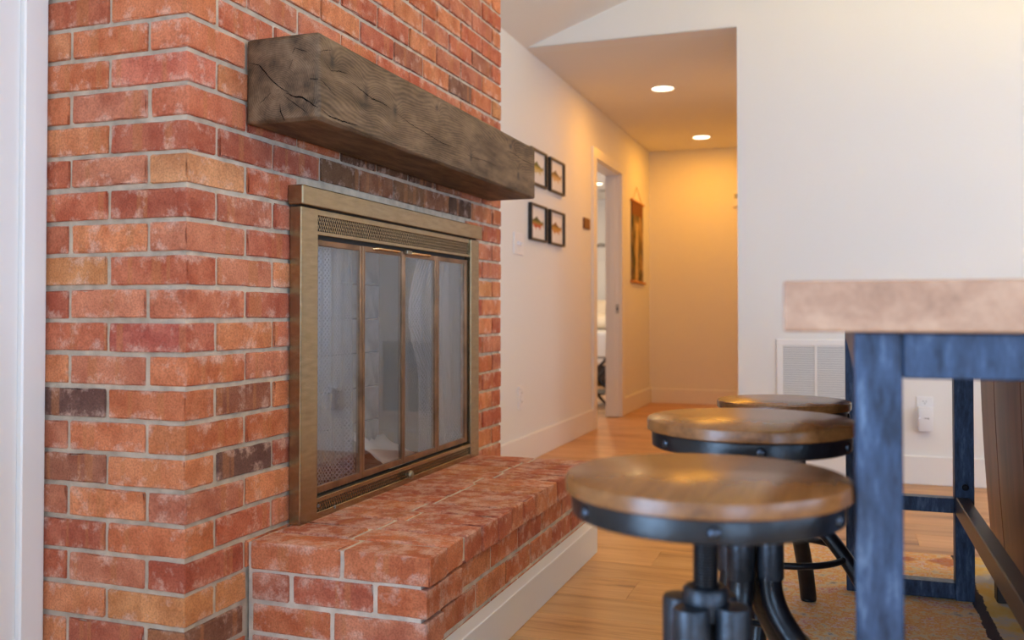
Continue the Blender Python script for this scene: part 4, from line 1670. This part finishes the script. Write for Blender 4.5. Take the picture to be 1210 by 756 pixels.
for (x, y) in ((2.4, 3.2), (2.4, 0.6)):
    slope_lamp(x, y, 12)

# invented pendant, out of view; its opaque bowl sends warm light only upwards
PX, PY, PZ = XRIDGE, 2.6, 2.10
gl = thing('pendant_lamp', 'dark metal uplighter bowl pendant hanging from the sloping living room ceiling', 'lamp', (PX, PY, PZ))
for q in range(3):
    a = q * 2 * PI / 3
    MB().tube([(PX + .20 * math.cos(a), PY + .20 * math.sin(a), PZ + .015), (PX, PY, prof(PX) - .02)], .003, 6).build('chain', 'blackmetal', gl, smooth=40)
MB().lathe([(.02, 0), (.06, -.005), (.06, -.03), (.02, -.035)], (PX, PY, prof(PX) - .015), 24).build('canopy', 'blackmetal', gl, smooth=40)
bw = [(.205 * math.sin(PI / 2 * q / 10) + .003, .02 - .13 * math.cos(PI / 2 * q / 10)) for q in range(11)]
bw += [(r_ - .004, h_ + .003) for r_, h_ in bw[::-1] if r_ > .01]
MB().lathe(bw, (PX, PY, PZ), 40, close=False).build('bowl', 'blackmetal', gl, smooth=60)
gb = [(max(.008, .07 * math.sin(PI * q / 12)), -.07 * math.cos(PI * q / 12)) for q in range(13)]
MB().lathe(gb, (PX, PY, PZ - .005), 24).build('globe', mat_emit('frosted_globe', (1.0, .68, .08), 680.0), gl, smooth=60)  # strong glow added to warm the ceiling and upper walls

# ------------------------------------------------------------------ bedroom things
vb = MB().box(-2.76, -2.62, 10.92, 11.06, BZ - .010, BZ - .0005, .002)
tag(vb.build('ceiling_vent', simple('grey_vent', (.35, .33, .31), .6)), 'small grey vent on the bedroom ceiling', 'vent')
bd = thing('bed', 'bed with white bedding and dark headboard in the room beyond the door', 'bed', (-2.9, 10.7, 0))
MB().box(-3.7, -2.15, 9.75, 11.70, .30, .56, .05, 3).build('mattress', 'linen', bd, smooth=50)
MB().box(-3.72, -2.13, 9.73, 11.0, .22, .585, .045, 3).build('duvet', 'linen', bd, smooth=50)
MB().box(-3.68, -2.17, 9.78, 11.7, .06, .30).build('bed_base', 'headboard', bd)
for (zz0, zz1) in ((.62, .67), (.74, .79)):
    MB().box(-3.7, -2.15, 11.74, 11.78, zz0, zz1, .005).build('headboard_rail', 'headboard', bd)
for xx in (-3.72, -2.17):
    MB().box(xx, xx + .06, 11.73, 11.79, 0, .82, .005).build('headboard_post', 'headboard', bd)


def pillow(x, y, z, rx, label, col='pillow', ry=0.0):
    t = bmesh.new()
    bmesh.ops.create_uvsphere(t, u_segments=24, v_segments=14, radius=1)
    for v_ in t.verts:
        a, b, c_ = v_.co
        k_ = lambda q: math.copysign(abs(q) ** .55, q)
        v_.co = Vector((k_(a) * .30, k_(b) * .19, c_ * .085))
    me = bpy.data.meshes.new('pillow')
    t.to_mesh(me)
    t.free()
    me.polygons.foreach_set('use_smooth', [True] * len(me.polygons))
    me.materials.append(M[col])
    o = inst('pillow', me, (x, y, z), None, rot=(rx, ry, 0))
    return tag(o, label, 'pillow', 'pillows on the bed')


pillow(-2.93, 11.42, .775, 1.15, 'cream pillow leaning upright against the headboard of the bed')
pillow(-2.72, 10.98, .690, .10, 'cream pillow lying flat on the white bedding')

lr = thing('luggage_rack', 'folding luggage rack with dark crossed legs just inside the bedroom door', 'luggage rack', (-2.02, 7.75, 0))
for yy in (7.62, 8.02):
    MB().tube([(-2.22, yy, .012), (-1.86, yy, .40)], .013, 8).build('leg', 'headboard', lr, smooth=40)
    MB().tube([(-1.86, yy + .03, .012), (-2.22, yy + .03, .40)], .013, 8).build('leg', 'headboard', lr, smooth=40)
for xx in (-2.22, -1.86):
    MB().tube([(xx, 7.58, .405), (xx, 8.08, .405)], .012, 8).build('top_bar', 'headboard', lr, smooth=40)
for yy in (7.68, 7.82, 7.96):
    MB().box(-2.22, -1.86, yy - .02, yy + .02, .404, .407).build('strap', 'headboard', lr)
MB().box(-2.20, -1.88, 7.60, 8.06, .10, .112).build('lower_shelf', 'headboard', lr)

ws = thing('wall_shelf', 'thin dark wire shelf on the bedroom wall above the bed', 'shelf', (-2.75, BY1, 1.66))
MB().tube([(-2.98, BY1 - .012, 1.70), (-2.60, BY1 - .30, 1.652)], .008, 6).build('wire', 'headboard', ws)
MB().tube([(-2.98, BY1 - .30, 1.650), (-2.60, BY1 - .30, 1.652)], .008, 6).build('wire', 'headboard', ws)
MB().tube([(-2.98, BY1 - .012, 1.70), (-2.98, BY1 - .30, 1.650)], .008, 6).build('wire', 'headboard', ws)
